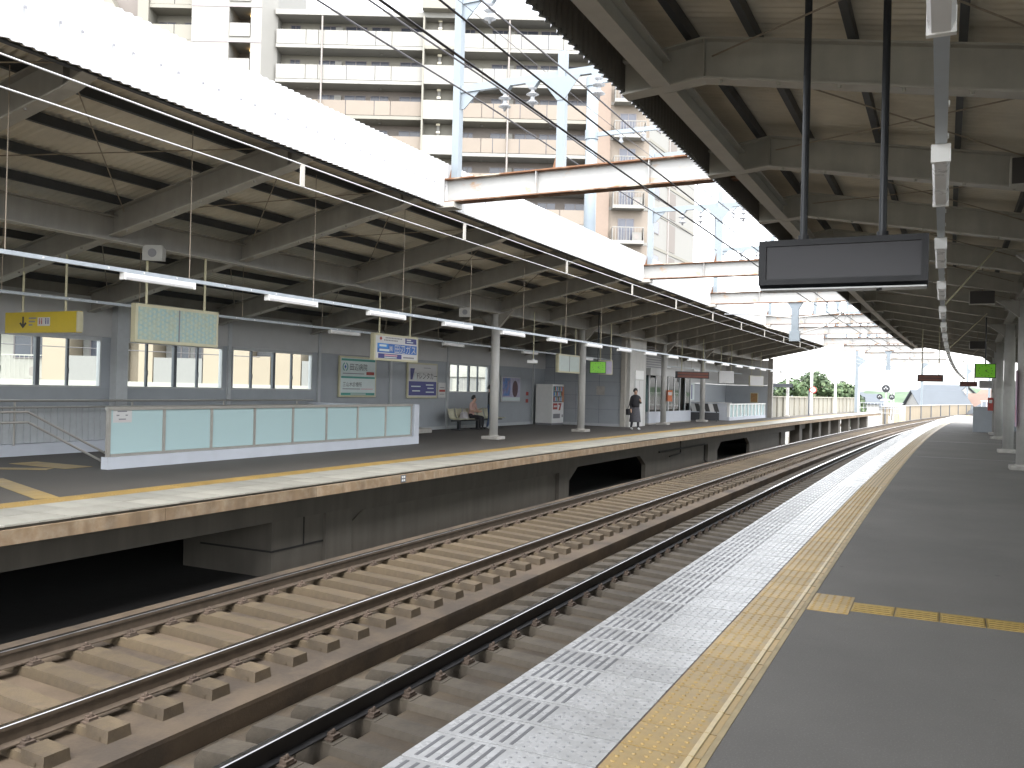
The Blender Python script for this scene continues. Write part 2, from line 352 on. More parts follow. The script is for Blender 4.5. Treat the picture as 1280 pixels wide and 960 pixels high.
# ---- far platform
XF = -8.95
far = MB().sweep([(-17.0, -.22), (-9.55, -.22), (-9.55, -.205), (XF, -.205), (XF, -.05), (XF-.05, -.05), (XF-.05, -.012), (-17.0, -.012)], yr(Y0, Y1, 2))
far_platform = props(far.obj('far_platform', M_under), kind='structure')
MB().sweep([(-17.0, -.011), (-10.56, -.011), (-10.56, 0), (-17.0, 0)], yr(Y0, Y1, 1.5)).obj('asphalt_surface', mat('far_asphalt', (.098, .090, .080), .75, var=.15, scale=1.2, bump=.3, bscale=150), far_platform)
y = Y0; i = 0
while y < Y1-2:
    L = 3.02
    MB().cbox(XF-.08, y+.006, -.208, XF+.022, y+L-.006, -.048).obj('edge_panel', M_edge, far_platform)
    y += L
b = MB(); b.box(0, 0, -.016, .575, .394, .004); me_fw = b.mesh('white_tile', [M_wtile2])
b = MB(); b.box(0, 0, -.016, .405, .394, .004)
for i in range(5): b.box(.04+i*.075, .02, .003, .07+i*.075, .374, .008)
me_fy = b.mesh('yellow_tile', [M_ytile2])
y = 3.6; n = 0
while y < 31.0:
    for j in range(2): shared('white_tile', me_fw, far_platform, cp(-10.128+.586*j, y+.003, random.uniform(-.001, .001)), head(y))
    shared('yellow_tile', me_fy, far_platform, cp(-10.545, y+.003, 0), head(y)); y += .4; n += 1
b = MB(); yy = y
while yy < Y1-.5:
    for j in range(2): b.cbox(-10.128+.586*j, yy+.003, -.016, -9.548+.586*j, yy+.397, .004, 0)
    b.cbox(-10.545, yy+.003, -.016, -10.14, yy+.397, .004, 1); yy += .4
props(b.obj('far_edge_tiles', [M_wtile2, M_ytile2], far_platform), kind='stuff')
MB().sweep([(-10.56, -.0115), (XF-.03, -.0115), (XF-.03, -.009), (-10.56, -.009)], yr(Y0, Y1, 2)).obj('tile_bedding', M_under, far_platform)
# slanting guide tiles towards the stairs
def padrow(p, q, w_, n):
    p, q = Vector((*p, 0)), Vector((*q, 0)); d = (q-p)/n; nn = Vector((-d.y, d.x, 0)).normalized()*w_/2
    for i in range(n):
        a = p+d*i+d*.02; c_ = p+d*(i+1)-d*.02
        MB().hexa([a-nn+Vector((0, 0, .0005)), c_-nn+Vector((0, 0, .0005)), c_+nn+Vector((0, 0, .0005)), a+nn+Vector((0, 0, .0005)), a-nn+Vector((0, 0, .006)), c_-nn+Vector((0, 0, .006)), c_+nn+Vector((0, 0, .006)), a+nn+Vector((0, 0, .006))]).obj('guide_tile', M_ytile2, far_platform)
padrow((-10.58, 7.65), (-13.2, 8.6), .3, 9)
padrow((-13.75, 10.55), (-15.3, 10.55), .55, 6)
padrow((-13.9, 10.1), (-15.6, 9.0), .3, 6)
# under the far platform: piers, concrete walls with recessed panels, dark openings
under = thing('platform_substructure', 'dark concrete walls and piers with openings under the far platform edge', 'wall', cp(-9.6, 20, -1.56))
def uwall(y0, y1, z0, z1, name='wall', o0=-9.75, o1=-9.6, m=M_under):
    b = MB(); ys = yr(y0, y1, 3)
    b.sweep([(o0, z0), (o1, z0), (o1, z1), (o0, z1)], ys); return b.obj(name, m, under, world=True)
uwall(Y0, 62, -.64, -.222, 'edge_beam', -9.85, -9.58)
def panel(y0, y1, ch0, ch1, zt=-.72, zb=-1.56):
    # wall with chamfered outline standing back, and a frame around it
    P = [(y0, zb), (y1, zb), (y1, zt-.22 if ch1 else zt), (y1-(.3 if ch1 else 0), zt), (y0+(.45 if ch0 else 0), zt), (y0, zt-.22 if ch0 else zt)]
    Q = []
    for p in P:
        if not Q or (abs(p[0]-Q[-1][0])+abs(p[1]-Q[-1][1]) > 1e-4): Q.append(p)
    b = MB(); k = len(Q); n = 0
    b.v = [cp(-9.69, q[0], q[1]) for q in Q]+[cp(-9.84, q[0], q[1]) for q in Q]
    b.f = [list(range(k)), [k+i for i in reversed(range(k))]]+[[i, (i+1) % k, k+(i+1) % k, k+i] for i in range(k)]; b.m = [0]*len(b.f)
    return b.obj('wall_panel', M_under, under, world=True)
uwall(12.25, 13.0, -1.56, -.642, 'pier'); panel(13.06, 22.35, 1, 1); uwall(22.4, 23.1, -1.56, -.642, 'pier')
uwall(12.95, 22.45, -.72, -.644, 'lintel'); uwall(29.9, 31.2, -1.56, -.642, 'pier'); panel(31.25, 38.2, 0, 0); uwall(38.3, 39.9, -1.56, -.642, 'pier')
uwall(46.3, 48.0, -1.56, -.642, 'pier'); panel(48.05, 54.2, 0, 1); uwall(54.4, 55.6, -1.56, -.642, 'pier')
for ya, s in ((23.1, 1), (29.9, -1), (39.9, 1), (46.3, -1)):
    b = MB(); P = [(ya, -.644), (ya+s*.62, -.644), (ya, -1.0)]
    b.v = [cp(-9.60, *q) for q in P]+[cp(-9.75, *q) for q in P]; b.f = [[0, 1, 2], [5, 4, 3], [0, 1, 4, 3], [1, 2, 5, 4], [2, 0, 3, 5]]; b.m = [0]*5; b.obj('haunch', M_under, under, world=True)
for y in (58.5, 62.0, 65.5, 69.5, 74, 79, 84, 89): uwall(y, y+.9, -1.56, -.222, 'pier', -9.9, -9.3)
M_dark = mat('void_shade', (.018, .017, .016), .9, var=.15)  # near-black colour stands in for the deep shade under the platform
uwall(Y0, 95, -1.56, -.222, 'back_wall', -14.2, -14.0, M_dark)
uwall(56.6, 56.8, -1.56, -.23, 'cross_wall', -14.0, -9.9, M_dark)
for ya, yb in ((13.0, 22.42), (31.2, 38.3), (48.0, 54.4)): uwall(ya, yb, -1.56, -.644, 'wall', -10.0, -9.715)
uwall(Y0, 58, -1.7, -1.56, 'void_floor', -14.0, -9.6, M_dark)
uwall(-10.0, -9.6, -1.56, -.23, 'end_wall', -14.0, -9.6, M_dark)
# the concrete pier block in the first opening, with its band of grooves
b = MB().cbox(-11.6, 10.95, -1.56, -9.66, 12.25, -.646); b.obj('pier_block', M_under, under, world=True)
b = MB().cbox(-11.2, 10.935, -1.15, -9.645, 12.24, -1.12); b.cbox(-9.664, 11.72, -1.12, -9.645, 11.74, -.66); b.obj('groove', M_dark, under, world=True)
b = MB().tube([cp(-9.55, 34.0, -.24), cp(-9.55, 34.0, -.80), cp(-9.55, 32.6, -.86)], .03, 8); b.obj('drain_pipe', M_dark, under, world=True)
b = MB().tube([cp(-9.56, 31.3, -.62), cp(-9.56, 37.6, -.62), cp(-9.56, 37.6, -1.3), cp(-9.56, 38.2, -1.45)], .035, 8); b.obj('drain_pipe', M_dark, under, world=True)
# little marker plate on the edge
mk = thing('edge_marker', 'small dark square marker plate on the far platform edge face', 'marker', cp(XF+.026, 13.62, -.185), PI/2+head(13.6))
MB().box(-.08, -.006, 0, .08, 0, .135).obj('plate', M_aludark, mk)
for i in (0, 1):
    for j in (0, 1): MB().box(-.055+.06*i, -.008, .02+.06*j, -.01+.06*i, -.0055, .055+.06*j).obj('mark', M_signw, mk)

# ---- tracks
def rail_profile(h=.165):
    return [(-.062, 0), (.062, 0), (.062, .012), (.011, .03), (.011, h-.045), (.034, h-.036), (.034, h-.005), (.026, h), (-.026, h), (-.034, h-.005), (-.034, h-.036), (-.011, h-.045), (-.011, .03), (-.062, .012)]
def make_rail(off, ztop, parent, side):
    pr = rail_profile(); mis = [0]*len(pr); mis[6] = mis[7] = mis[8] = 1
    b = MB().sweep([(off+o, ztop-.165+z) for o, z in pr], yr(Y0, 200, 1.6), mis=mis)
    return b.obj('rail', [side, M_railtop], parent, world=True)
tr_far = thing('railway_track', 'far railway track of brown rails on concrete sleepers set in a slab', 'track', cp(-7.09, 8, -1.3))
tr_near = thing('railway_track', 'near railway track with shiny dark rail beside the white tiles', 'track', cp(-3.53, 8, -1.45))
make_rail(-7.84, -.969, tr_far, M_railside); make_rail(-6.34, -1.05, tr_far, M_railside)
make_rail(-4.28, -.97, tr_near, M_raildark); make_rail(-2.78, -1.05, tr_near, M_raildark)
# sleepers: the long part between and the blocks outside
def fastener_mesh(s=1):
    b = MB()
    for t in (-1, 1):
        b.box(t*.062 if t > 0 else -.125, -.045, 0, .125 if t > 0 else -.062, .045, .025)
        b.lathe([(.016, .02), (.016, .05), (.010, .062)], 6, (t*.092, 0, 0)); b.box(t*.075-.02, -.03, .024, t*.075+.02, .03, .036)
    b.box(-.13, -.07, -.012, .13, .07, .003)
    return b.mesh('fastener', [M_rust])
me_fast = fastener_mesh()
def far_sleeper_mesh():
    b = MB(); w2 = .105
    def seg(x0, x1, zt0, zt1, taper0=0, taper1=0):
        zb = -.16
        b.hexa([(x0, -w2-.02, zb), (x1, -w2-.02, zb), (x1, w2+.02, zb), (x0, w2+.02, zb), (x0+taper0, -w2, zt0), (x1-taper1, -w2, zt1), (x1-taper1, w2, zt1), (x0+taper0, w2, zt0)])
    seg(-1.20, -.92, .012, .012, .02, 0); seg(-.92, -.58, -.014, -.014); seg(-.58, .58, .002, .002); seg(.58, .92, -.014, -.014); seg(.92, 1.20, .022, .022, 0, .02)
    b.tube([(1.10, -w2-.019, -.045), (1.10, -w2-.021, -.045)], .014, 6, 0)
    return b.mesh('sleeper', [M_sleeper])
me_fs = far_sleeper_mesh()
zc_far, zc_near = -1.0095-.165, -1.01-.165
tilt = math.atan2(.081, 1.5)
y = 4.43-.02-.555*10; n = 0; YS = []
while y < 150: YS.append(y); y += .555
for i, y in enumerate(YS):
    o = shared('sleeper', me_fs, tr_far, tuple(Vector(cp(-7.09, y, zc_far))-tr_far.location)); o.rotation_euler = (0, tilt, head(y))
    if i < 75:
        for s in (-1, 1):
            f = shared('fastener', me_fast, o, (s*.75, 0, 0))
def near_sleeper_mesh():
    b = MB(); w2 = .16
    b.hexa([(-.60, -w2, -.17), (1.3, -w2, -.17), (1.3, w2, -.17), (-.60, w2, -.17), (-.60, -w2+.05, -.02), (1.3, -w2+.05, -.02), (1.3, w2-.05, -.02), (-.60, w2-.05, -.02)])
    b.hexa([(-.92, -.12, -.2), (-.58, -.12, -.2), (-.58, .12, -.2), (-.92, .12, -.2), (-.92, -.1, -.015), (-.58, -.1, -.015), (-.58, .1, -.015), (-.92, .1, -.015)])
    P = [(-1.42, -.25), (-1.42, -.13), (-1.36, -.045), (-1.08, -.015), (-.92, -.03), (-.92, -.25)]
    b.prism([(p[0], p[1]) for p in P], 'y', -.13, .13)
    return b.mesh('sleeper', [mat('near_sleeper', (.082, .068, .050), .75, var=.2, scale=5, bump=.4, bscale=45, col2=(.058, .048, .037), mixscale=3)])
me_ns = near_sleeper_mesh()
y = 4.97-.54*10; i = 0
while y < 120:
    o = shared('sleeper', me_ns, tr_near, tuple(Vector(cp(-3.53, y, zc_near))-tr_near.location)); o.rotation_euler = (0, tilt, head(y))
    if i < 60:
        for s in (-1, 1): shared('fastener', me_fast, o, (s*.75, 0, 0))
    y += .54; i += 1
# rail joint lump in the trough

# ------------------------------------------------------------------ canopies
def sine_sheet(prof, y0, y1, amp=.019, pitch=.13, spp=6, normal=(0, 1)):
    # profile of (off,z) points swept along the curve with a wavy offset along the given direction
    n = int((y1-y0)/pitch*spp); b = MB(); k = len(prof)
    for i in range(n+1):
        y = y0+(y1-y0)*i/n; a = amp*math.sin(2*PI*(y-y0)/pitch)
        b.v += [cp(o+normal[0]*a, y, z+normal[1]*a) for o, z in prof]
    for i in range(n):
        for j in range(k-1): q = i*k+j; b.f.append([q, q+1, q+k+1, q+k]); b.m.append(0)
    return b
def girder(pts, y, w=.2, t=.022):
    # I-girder across the platform; pts (off, zbottom, ztop)
    b = MB(); h2 = w/2
    def q(o, yy, z): return (o+dcur(y), y+yy, z)
    for i in range(len(pts)-1):
        (a, zb, zt), (c, yb, yt) = pts[i], pts[i+1]
        b.hexa([q(a, -h2, zb), q(c, -h2, yb), q(c, h2, yb), q(a, h2, zb), q(a, -h2, zb+t), q(c, -h2, yb+t), q(c, h2, yb+t), q(a, h2, zb+t)], 1)
        b.hexa([q(a, -.008, zb+t), q(c, -.008, yb+t), q(c, .008, yb+t), q(a, .008, zb+t), q(a, -.008, zt-t), q(c, -.008, yt-t), q(c, .008, yt-t), q(a, .008, zt-t)], 0)
        b.hexa([q(a, -h2, zt-t), q(c, -h2, yt-t), q(c, h2, yt-t), q(a, h2, zt-t), q(a, -h2, zt), q(c, -h2, yt), q(c, h2, yt), q(a, h2, zt)], 0)
    for o in pts[1:-1]: b.box(o[0]+dcur(y)-.006, y-h2+.01, o[1]+t, o[0]+dcur(y)+.006, y+h2-.01, o[2]-t, 0)
    return b
def bolts(b, o0, o1, y, zf, step=.55):
    o = o0
    while o < o1:
        b.lathe([(.018, -.03), (.018, 0)], 6, (o+dcur(y), y-.07, zf(o)), 0); o += step

# ---- far canopy
YC0, YC1 = -4.6, 62.4  # both canopies cut short behind the camera to let in more light
can_far = thing('platform_canopy', 'long sloping canopy with white corrugated fascia over the far platform', 'canopy', cp(-12.6, 24, 0))
gb = lambda o: 4.0+.215*(o+12.6) if o < -8.8 else 4.0+.215*3.8
shz = lambda o: 4.0+.215*(o+12.6)+.63
sine_sheet([(-17.2, shz(-17.2)), (-13, shz(-13)), (-8.33, shz(-8.33))], YC0, YC1).obj('roof_sheet', M_sheet, can_far, world=True, smooth=True)
sine_sheet([(-17.2, shz(-17.2)+.03), (-8.33, shz(-8.33)+.03)], YC0, YC1).obj('roof_top', M_fascia2, can_far, world=True, smooth=True)
sine_sheet([(-8.30, 4.93), (-8.30, 5.32), (-8.30, 5.74)], YC0, YC1, normal=(1, 0)).obj('fascia_sheet', M_fascia, can_far, world=True, smooth=True)
sine_sheet([(-8.335, 4.93), (-8.335, 5.74)], YC0, YC1, normal=(1, 0)).obj('fascia_lining', M_sheet, can_far, world=True, smooth=True)
b = MB(); yy = YC0+.2; k = 0
while yy < 30:
    b.lathe([(.012, -.004), (.012, .0), (.006, .006)], 6, (0, 0, 0)) if False else None
    x, y_, z_ = cp(-8.279, yy, 5.30); b.box(x-.004, y_-.013, z_-.013, x+.006, y_+.013, z_+.013)
    yy += .39 if k % 2 else .26; k += 1
b.obj('fascia_bolts', M_inkgrey, can_far, world=True)
b = MB(); yy = YC0+.1; k = 0
GY = [-4.4, -.8, 2.8, 6.5, 10.2, 13.2, 17.0, 20.7, 24.4, 28.1, 31.7, 35.0, 38.3, 41.6, 45.0, 48.4, 52, 55.6, 59.2, 62.2]
for y in GY:
    pts = [(-17.0, gb(-17.0), gb(-17)+.44), (-12.6, gb(-12.6), gb(-12.6)+.44), (-8.8, gb(-8.8), gb(-8.8)+.44), (-8.46, 4.945, gb(-8.8)+.48)]
    g = girder(pts, y); bolts(g, -16.6, -8.9, y, gb); g.obj('girder', [M_steel, M_flange], can_far, world=True)
    MB().box(-12.6+dcur(y)-.1, y-.11, gb(-12.6)-.02, -12.6+dcur(y)+.1, y+.11, gb(-12.6)+.42).obj('stiffener', M_steel, can_far, world=True) if False else None
b = MB().sweep(ibeam(.22, .42, .022, -12.6, 3.93), yr(YC0, YC1, 2.5)); b.obj('longitudinal_beam', M_steel, can_far, world=True)
MB().sweep([(-12.71, 3.922), (-12.49, 3.922), (-12.49, 3.93), (-12.71, 3.93)], yr(YC0, YC1, 2.5)).obj('beam_flange', M_flange, can_far, world=True)
for o in (-16.6, -15.6, -14.6, -13.6, -12.35, -11.5, -10.55, -9.6, -8.75):
    z = shz(o)-.02
    MB().sweep([(o-.035, z-.155), (o+.035, z-.155), (o+.035, z-.02), (o-.035, z-.02)], yr(YC0, YC1, 2.5)).obj('purlin', M_purlin, can_far, world=True)
MB().sweep([(-8.52, 4.95), (-8.44, 4.95), (-8.44, 5.30), (-8.52, 5.30)], yr(YC0, YC1, 2.5)).obj('edge_purlin', M_purlin, can_far, world=True)
for i in range(2, len(GY)-1):
    y0, y1 = GY[i]+.05, GY[i+1]-.05
    za, zb = gb(-9.0)+.36, gb(-12.3)+.34
    for (oa, z0, ob, z1) in ((-8.9, za, -12.3, zb), (-12.3, zb-.01, -8.9, za-.01)):
        p0, p1 = cp(oa, y0, z0), cp(ob, y1, z1)
        MB().tube([p0, p1], .009, 5).obj('tie_rod', M_rod, can_far, world=True)
    if i < 8:
        p0, p1 = cp(-13.0, y0, gb(-13)+.3), cp(-16.4, y1, gb(-16.4)+.3); MB().tube([p0, p1], .009, 5).obj('tie_rod', M_rod, can_far, world=True)
def column(canopy, off, y, ztop, r=.14, tag=''):
    c = MB().lathe([(r, .0), (r, ztop)], 20, (0, 0, 0)).obj('column', M_column, canopy, smooth=False, loc=tuple(Vector(cp(off, y, 0))-canopy.location))
    for p in c.data.polygons: p.use_smooth = len(p.vertices) == 4
    MB().prism([(-.28, -.28), (.28, -.28), (.28, .28), (-.28, .28)], 'z', .0, .10).obj('footing', M_foot, c, bevel=.015)
    MB().lathe([(r+.03, .10), (r+.03, .125)], 20).obj('base_ring', M_foot, c)
    for s in (-1, 1): MB().prism([(s*.12, ztop-.42), (s*.14, ztop-.42), (s*.62, ztop-.03 if s < 0 else ztop+.10), (s*.12, ztop-.02)], 'y', -.07, .07).obj('bracket', M_steel, c)
    MB().box(-.17, -.17, ztop-.02, .17, .17, ztop).obj('cap_plate', M_flange, c)
    return c
for y in (24.2, 31.25, 41.4, 48.2): column(can_far, -12.66, y, 3.925)
# square end post
b = MB().cbox(-12.1, 61.9, 0, -11.8, 62.2, 4.1); b.obj('end_post', M_steel, can_far, world=True)

# ---- near canopy
can_near = thing('platform_canopy', 'dark underside of the sloping canopy over the near platform at right', 'canopy', cp(1.55, 12, 0))
YN1 = 63.0
def gbn(o): return 4.34-.18*o if o > -2.18 else 4.732+.075*(o+2.18)
shn = lambda o: 4.34-.18*o+.60
sine_sheet([(-3.05, shn(-3.05)), (1.5, shn(1.5)), (6.4, shn(6.4))], YC0, YN1).obj('roof_sheet', mat('near_roof_sheet', (.74, .685, .57), .7, var=.10, scale=1.5, col2=(.65, .60, .49), mixscale=.8), can_near, world=True, smooth=True)
sine_sheet([(-3.05, shn(-3.05)+.03), (6.4, shn(6.4)+.03)], YC0, YN1).obj('roof_top', M_fascia2, can_near, world=True, smooth=True)
sine_sheet([(-3.10, 4.765), (-3.10, 5.15), (-3.10, 5.56)], YC0, YN1, normal=(1, 0)).obj('fascia_sheet', M_fascia, can_near, world=True, smooth=True)
sine_sheet([(-3.065, 4.77), (-3.065, 5.50)], YC0, YN1, normal=(1, 0)).obj('fascia_lining', mat('fascia_lining', (.17, .16, .145), .6, var=.08), can_near, world=True, smooth=True)  # dark colour puts the shade on the fascia's inner face
M_steel2 = mat('near_painted_steel', (.40, .385, .34), .5, var=.10, scale=3, streak=.10)
GN = [12.3+3.65*k for k in range(-4, 14)]
for y in GN:
    pts = [(-3.02, gbn(-3.02), gbn(-2.18)+.30), (-2.18, gbn(-2.18), gbn(-2.18)+.42), (1.6, gbn(1.6), gbn(1.6)+.42), (6.2, gbn(6.2), gbn(6.2)+.42)]
    g = girder(pts, y); bolts(g, -2.0, 1.4, y, gbn); g.obj('girder', [M_steel2, M_flange], can_near, world=True)
for i in range(len(GN)-1):      # edge beams from girder to girder
    b = MB().sweep(ibeam(.19, .26, .02, -2.60, 4.70), yr(GN[i]+.11, GN[i+1]-.11, 2)); b.obj('edge_beam', M_flange, can_near, world=True)
for o in (-2.36, -1.70, -.80, .12, 1.02, 1.95, 2.9, 3.85, 4.8, 5.75):
    z = shn(o)-.02; wd = .035
    MB().sweep([(o-wd, z-.155), (o+wd, z-.155), (o+wd, z-.02), (o-wd, z-.02)], yr(YC0, YN1, 2.5)).obj('purlin', M_purlin, can_near, world=True)
b = MB().sweep(ibeam(.22, .40, .022, 1.55, 3.96), yr(YC0, YN1, 2.5)); b.obj('longitudinal_beam', M_steel, can_near, world=True)
for i in range(2, len(GN)-1):
    y0, y1 = GN[i]+.05, GN[i+1]-.05
    for (oa, ob) in ((-2.1, 1.35), (1.35, -2.1)):
        p0, p1 = cp(oa, y0, gbn(oa)+.26-(.02 if oa > 0 else 0)), cp(ob, y1, gbn(ob)+.26-(.02 if oa > 0 else 0))
        MB().tube([p0, p1], .009, 5).obj('tie_rod', M_rod, can_near, world=True)
for y in (1.35, 8.65, 16.0, 23.3, 30.55, 40.6, 46.0, 54): column(can_near, 1.62, y, 3.95, .15)
# low fascia pipe along the columns
# end wall of right side
wn = thing('platform_wall', 'unseen grey panelled wall with added windows behind the columns of the near platform', 'wall', cp(5.8, 20, 0))
for i in range(18):
    y0 = -5+3.65*i
    MB().cbox(5.8, y0+.06, 0, 5.9, y0+3.59, 1.40).obj('wall_panel', M_wall, wn, world=True)
    w_ = MB().cbox(5.81, y0+.06, 1.402, 5.89, y0+3.59, 1.44).obj('window', M_alu, wn, world=True); MB().cbox(5.82, y0+1.79, 1.441, 5.88, y0+1.86, 2.518).obj('mullion', M_aludark, w_, world=True)  # window band added to the unseen wall to bring in side light
    for u in (.07, 1.865): MB().cbox(5.845, y0+u, 1.441, 5.851, y0+u+1.715, 2.518).obj('pane', M_glass, w_, world=True)
    MB().cbox(5.79, y0+.02, 2.52, 5.89, y0+3.63, 3.4).obj('upper_panel', M_wallup, wn, world=True)
    MB().cbox(5.72, y0-.06, 0, 5.94, y0+.06, 3.42).obj('pilaster', M_pil, wn, world=True)

# ------------------------------------------------------------------ far platform wall with windows
W = -17.0
wall = thing('platform_wall', 'blue-grey panelled wall with sash windows at the back of the far platform', 'wall', cp(W, 20, 0))
PILS = [-4.4, -.75, 2.9, 6.55, 10.2, 13.9, 17.38, 21.05, 24.8, 28.5, 32.2, 35.9, 37.3]
WIN = {(10.2, 13.9): (11.2-.75, 13.5), (13.9, 17.38): (14.05, 17.17), (17.38, 21.05): (17.5, 20.75), (28.5, 32.2): (28.65, 31.7), (6.55, 10.2): (6.8, 9.9), (2.9, 6.55): (3.1, 6.3)}
def wpanel(y0, y1, z0, z1, name, m, o0=W-.10, o1=W): MB().cbox(o0, y0, z0, o1, y1, z1).obj(name, m, wall, world=True)
ZB, ZT = 1.42, 2.48
for i in range(len(PILS)-1):
    a, e = PILS[i], PILS[i+1]
    wpanel(a+.06, e-.06, 2.54, 3.42, 'upper_panel', M_wallup, W-.10, W+.03)
    w_ = WIN.get((a, e))
    if w_:
        wpanel(a+.06, e-.06, .12, ZB-.03, 'wall_panel', M_wall); wpanel(a+.06, w_[0], ZB-.028, 2.535, 'wall_panel', M_wall); wpanel(w_[1], e-.06, ZB-.028, 2.535, 'wall_panel', M_wall)
        wn_ = MB(); wn_.cbox(W-.09, w_[0], ZB-.028, W+.02, w_[1], ZB+.015); wn_.cbox(W-.09, w_[0], ZT-.03, W+.02, w_[1], 2.535); wn_.cbox(W-.09, w_[0], ZB+.015, W+.02, w_[0]+.04, ZT-.03); wn_.cbox(W-.09, w_[1]-.04, ZB+.015, W+.02, w_[1], ZT-.03)
        wo_ = wn_.obj('window', M_alu, wall, world=True)
        mid = (w_[0]+w_[1])/2
        MB().cbox(W-.07, mid-.045, ZB+.016, W+.01, mid+.045, ZT-.031).obj('mullion', M_aludark, wo_, world=True)
        for (p, q) in ((w_[0]+.041, mid-.046), (mid+.046, w_[1]-.041)):
            c_ = p+(q-p)*.46
            MB().cbox(W-.06, c_-.025, ZB+.016, W-.0, c_+.025, ZT-.031).obj('sash_stile', M_aludark, wo_, world=True)
            MB().cbox(W-.001, c_-.02, ZB+.28, W+.02, c_+.02, ZB+.40).obj('latch', M_aludark, wo_, world=True)
            for (u, v) in ((p, c_-.026), (c_+.026, q)): MB().cbox(W-.04, u, ZB+.016, W-.034, v, ZT-.031).obj('pane', M_glass, wo_, world=True)
    else: wpanel(a+.06, e-.06, .12, 2.535, 'wall_panel', M_wall)
    wpanel(a+.06, e-.06, 0, .115, 'skirting', M_pil, W-.10, W+.015)
for p in PILS:
    w2 = .15 if abs(p-13.9) < .1 else .055
    MB().cbox(W-.12, p-w2, 0, W+(.22 if w2 > .1 else .06), p+w2, 3.45).obj('pilaster', M_pil, wall, world=True)
MB().sweep([(W-.12, 3.425), (W+.02, 3.425), (W+.02, 3.72), (W-.12, 3.70)], yr(-4.4, 37.3, 3)).obj('wall_plate', M_steel, wall, world=True)
# wall beyond the lift
wall2 = thing('platform_wall', 'dark grey wall at the far end of the far platform under the canopy', 'wall', cp(-15.0, 55, 0))
for i, (a, e) in enumerate(((39.8, 44), (44, 48.2), (48.2, 52.4), (52.4, 57), (57, 61.9))):
    MB().cbox(-15.1, a+.02, 0, -15.0, e-.02, 2.2).obj('wall_panel', M_wall, wall2, world=True); MB().cbox(-15.09, a+.02, 2.22, -14.99, e-.02, 3.6).obj('upper_panel', M_wallup, wall2, world=True)
MB().cbox(-15.0, 61.88, 0, -12.12, 62.0, 2.2).obj('wall_panel', M_wall, wall2, world=True); MB().cbox(-15.0, 61.88, 2.22, -12.12, 61.99, 3.95).obj('upper_panel', M_wallup, wall2, world=True)

# ------------------------------------------------------------------ stair enclosure with frosted panels
FO = -13.2
fen = thing('stair_enclosure', 'low enclosure of frosted pale teal glass panels on a white kerb around the stairs', 'fence', cp(FO, 15.6, 0))
def fbox(o0, y0, z0, o1, y1, z1, name, m, parent=None): return MB().cbox(o0, y0, z0, o1, y1, z1).obj(name, m, parent or fen, world=True)
FP = [10.68, 11.89, 13.08, 14.30, 15.52, 16.71, 17.93, 19.14, 20.36]
fbox(FO-.09, 10.62, 0, FO+.09, 20.66, .215, 'kerb', M_kerbw)
fbox(FO-.085, 20.42, .216, FO+.085, 20.655, 1.09, 'end_post', M_kerbw)
for i in range(len(FP)-1):
    pn = fbox(FO-.012, FP[i]+.03, .265, FO+.012, FP[i+1]-.03, 1.045, 'glass_panel', M_frost)
for p in FP: fbox(FO-.03, p-.03, .216, FO+.03, p+.03, 1.10, 'post', M_steelless)
fbox(FO-.04, 10.64, 1.046, FO+.04, 20.41, 1.105, 'top_rail', M_steelless); fbox(FO-.028, 10.72, .217, FO+.028, 20.4, .262, 'bottom_rail', M_steelless)
fbox(-16.9, 20.44, 0, FO-.1, 20.62, 1.05, 'end_wall', M_kerbw)
# notice on the first panel
nb = thing('notice', 'small white notice stuck on the first frosted panel by the stairs', 'notice', cp(FO+.014, 10.96, .82), PI/2+head(11))
MB().box(-.2, -.004, 0, .2, 0, .27).obj('paper', M_signw, nb); MB().box(-.17, -.006, .03, .17, -.0035, .033).obj('line', M_pink, nb)
for (x, z, w_) in ((-.11, .19, .2), (-.13, .12, .06), (.06, .12, .05), (-.08, .05, .15)): MB().box(x, -.006, z, x+w_, -.0035, z+.022).obj('print', M_inkgrey, nb)
# wall behind the stairs: kerb + corrugated lining, railings
bk = thing('stair_railing', 'grey steel railing with sloping handrails down the stair well', 'railing', cp(-14.2, 9.5, 0))
def tb(pts, r, name, m=M_steelless, parent=bk): return MB().tube([cp(*p) for p in pts], r, 8).obj(name, m, parent, world=True)
tb([(-13.35, 6.0, 1.03), (-13.35, 9.26, 1.03), (-13.35, 10.86, .22), (-13.35, 12.5, -.6)], .02, 'handrail'); tb([(-13.35, 6.0, .86), (-13.35, 9.27, .86), (-13.35, 10.75, .10), (-13.35, 12.5, -.78)], .02, 'handrail')
tb([(-16.55, 4.0, 1.12), (-16.55, 20.3, 1.12)], .025, 'top_rail'); tb([(-16.55, 4.0, .98), (-16.55, 20.3, .98)], .02, 'mid_rail')
for y in (5.2, 8.2, 11.2, 14.0, 16.8, 19.6): tb([(-16.55, y, .22), (-16.55, y, 1.12)], .02, 'post')
tb([(-13.35, 6.0, 0), (-13.35, 6.0, 1.03)], .02, 'post'); tb([(-13.35, 8.6, 0), (-13.35, 8.6, 1.03)], .02, 'post')
lin = thing('stair_lining', 'pale kerb and ribbed grey lining along the back of the stair well', 'wall', cp(-16.7, 12, 0))
MB().cbox(-16.85, 6.0, 0, -16.62, 20.4, .24).obj('kerb', M_kerbw, lin, world=True)
MB().cbox(-16.84, 6.0, .243, -16.80, 20.4, 1.0).obj('backing', M_pil, lin, world=True)
b = MB(); y = 6.0
while y < 20.3: b.cbox(-16.82, y, .245, -16.76, y+.11, 1.0); y += .15
props(b.obj('ribs', M_pil, lin, world=True), kind='stuff')

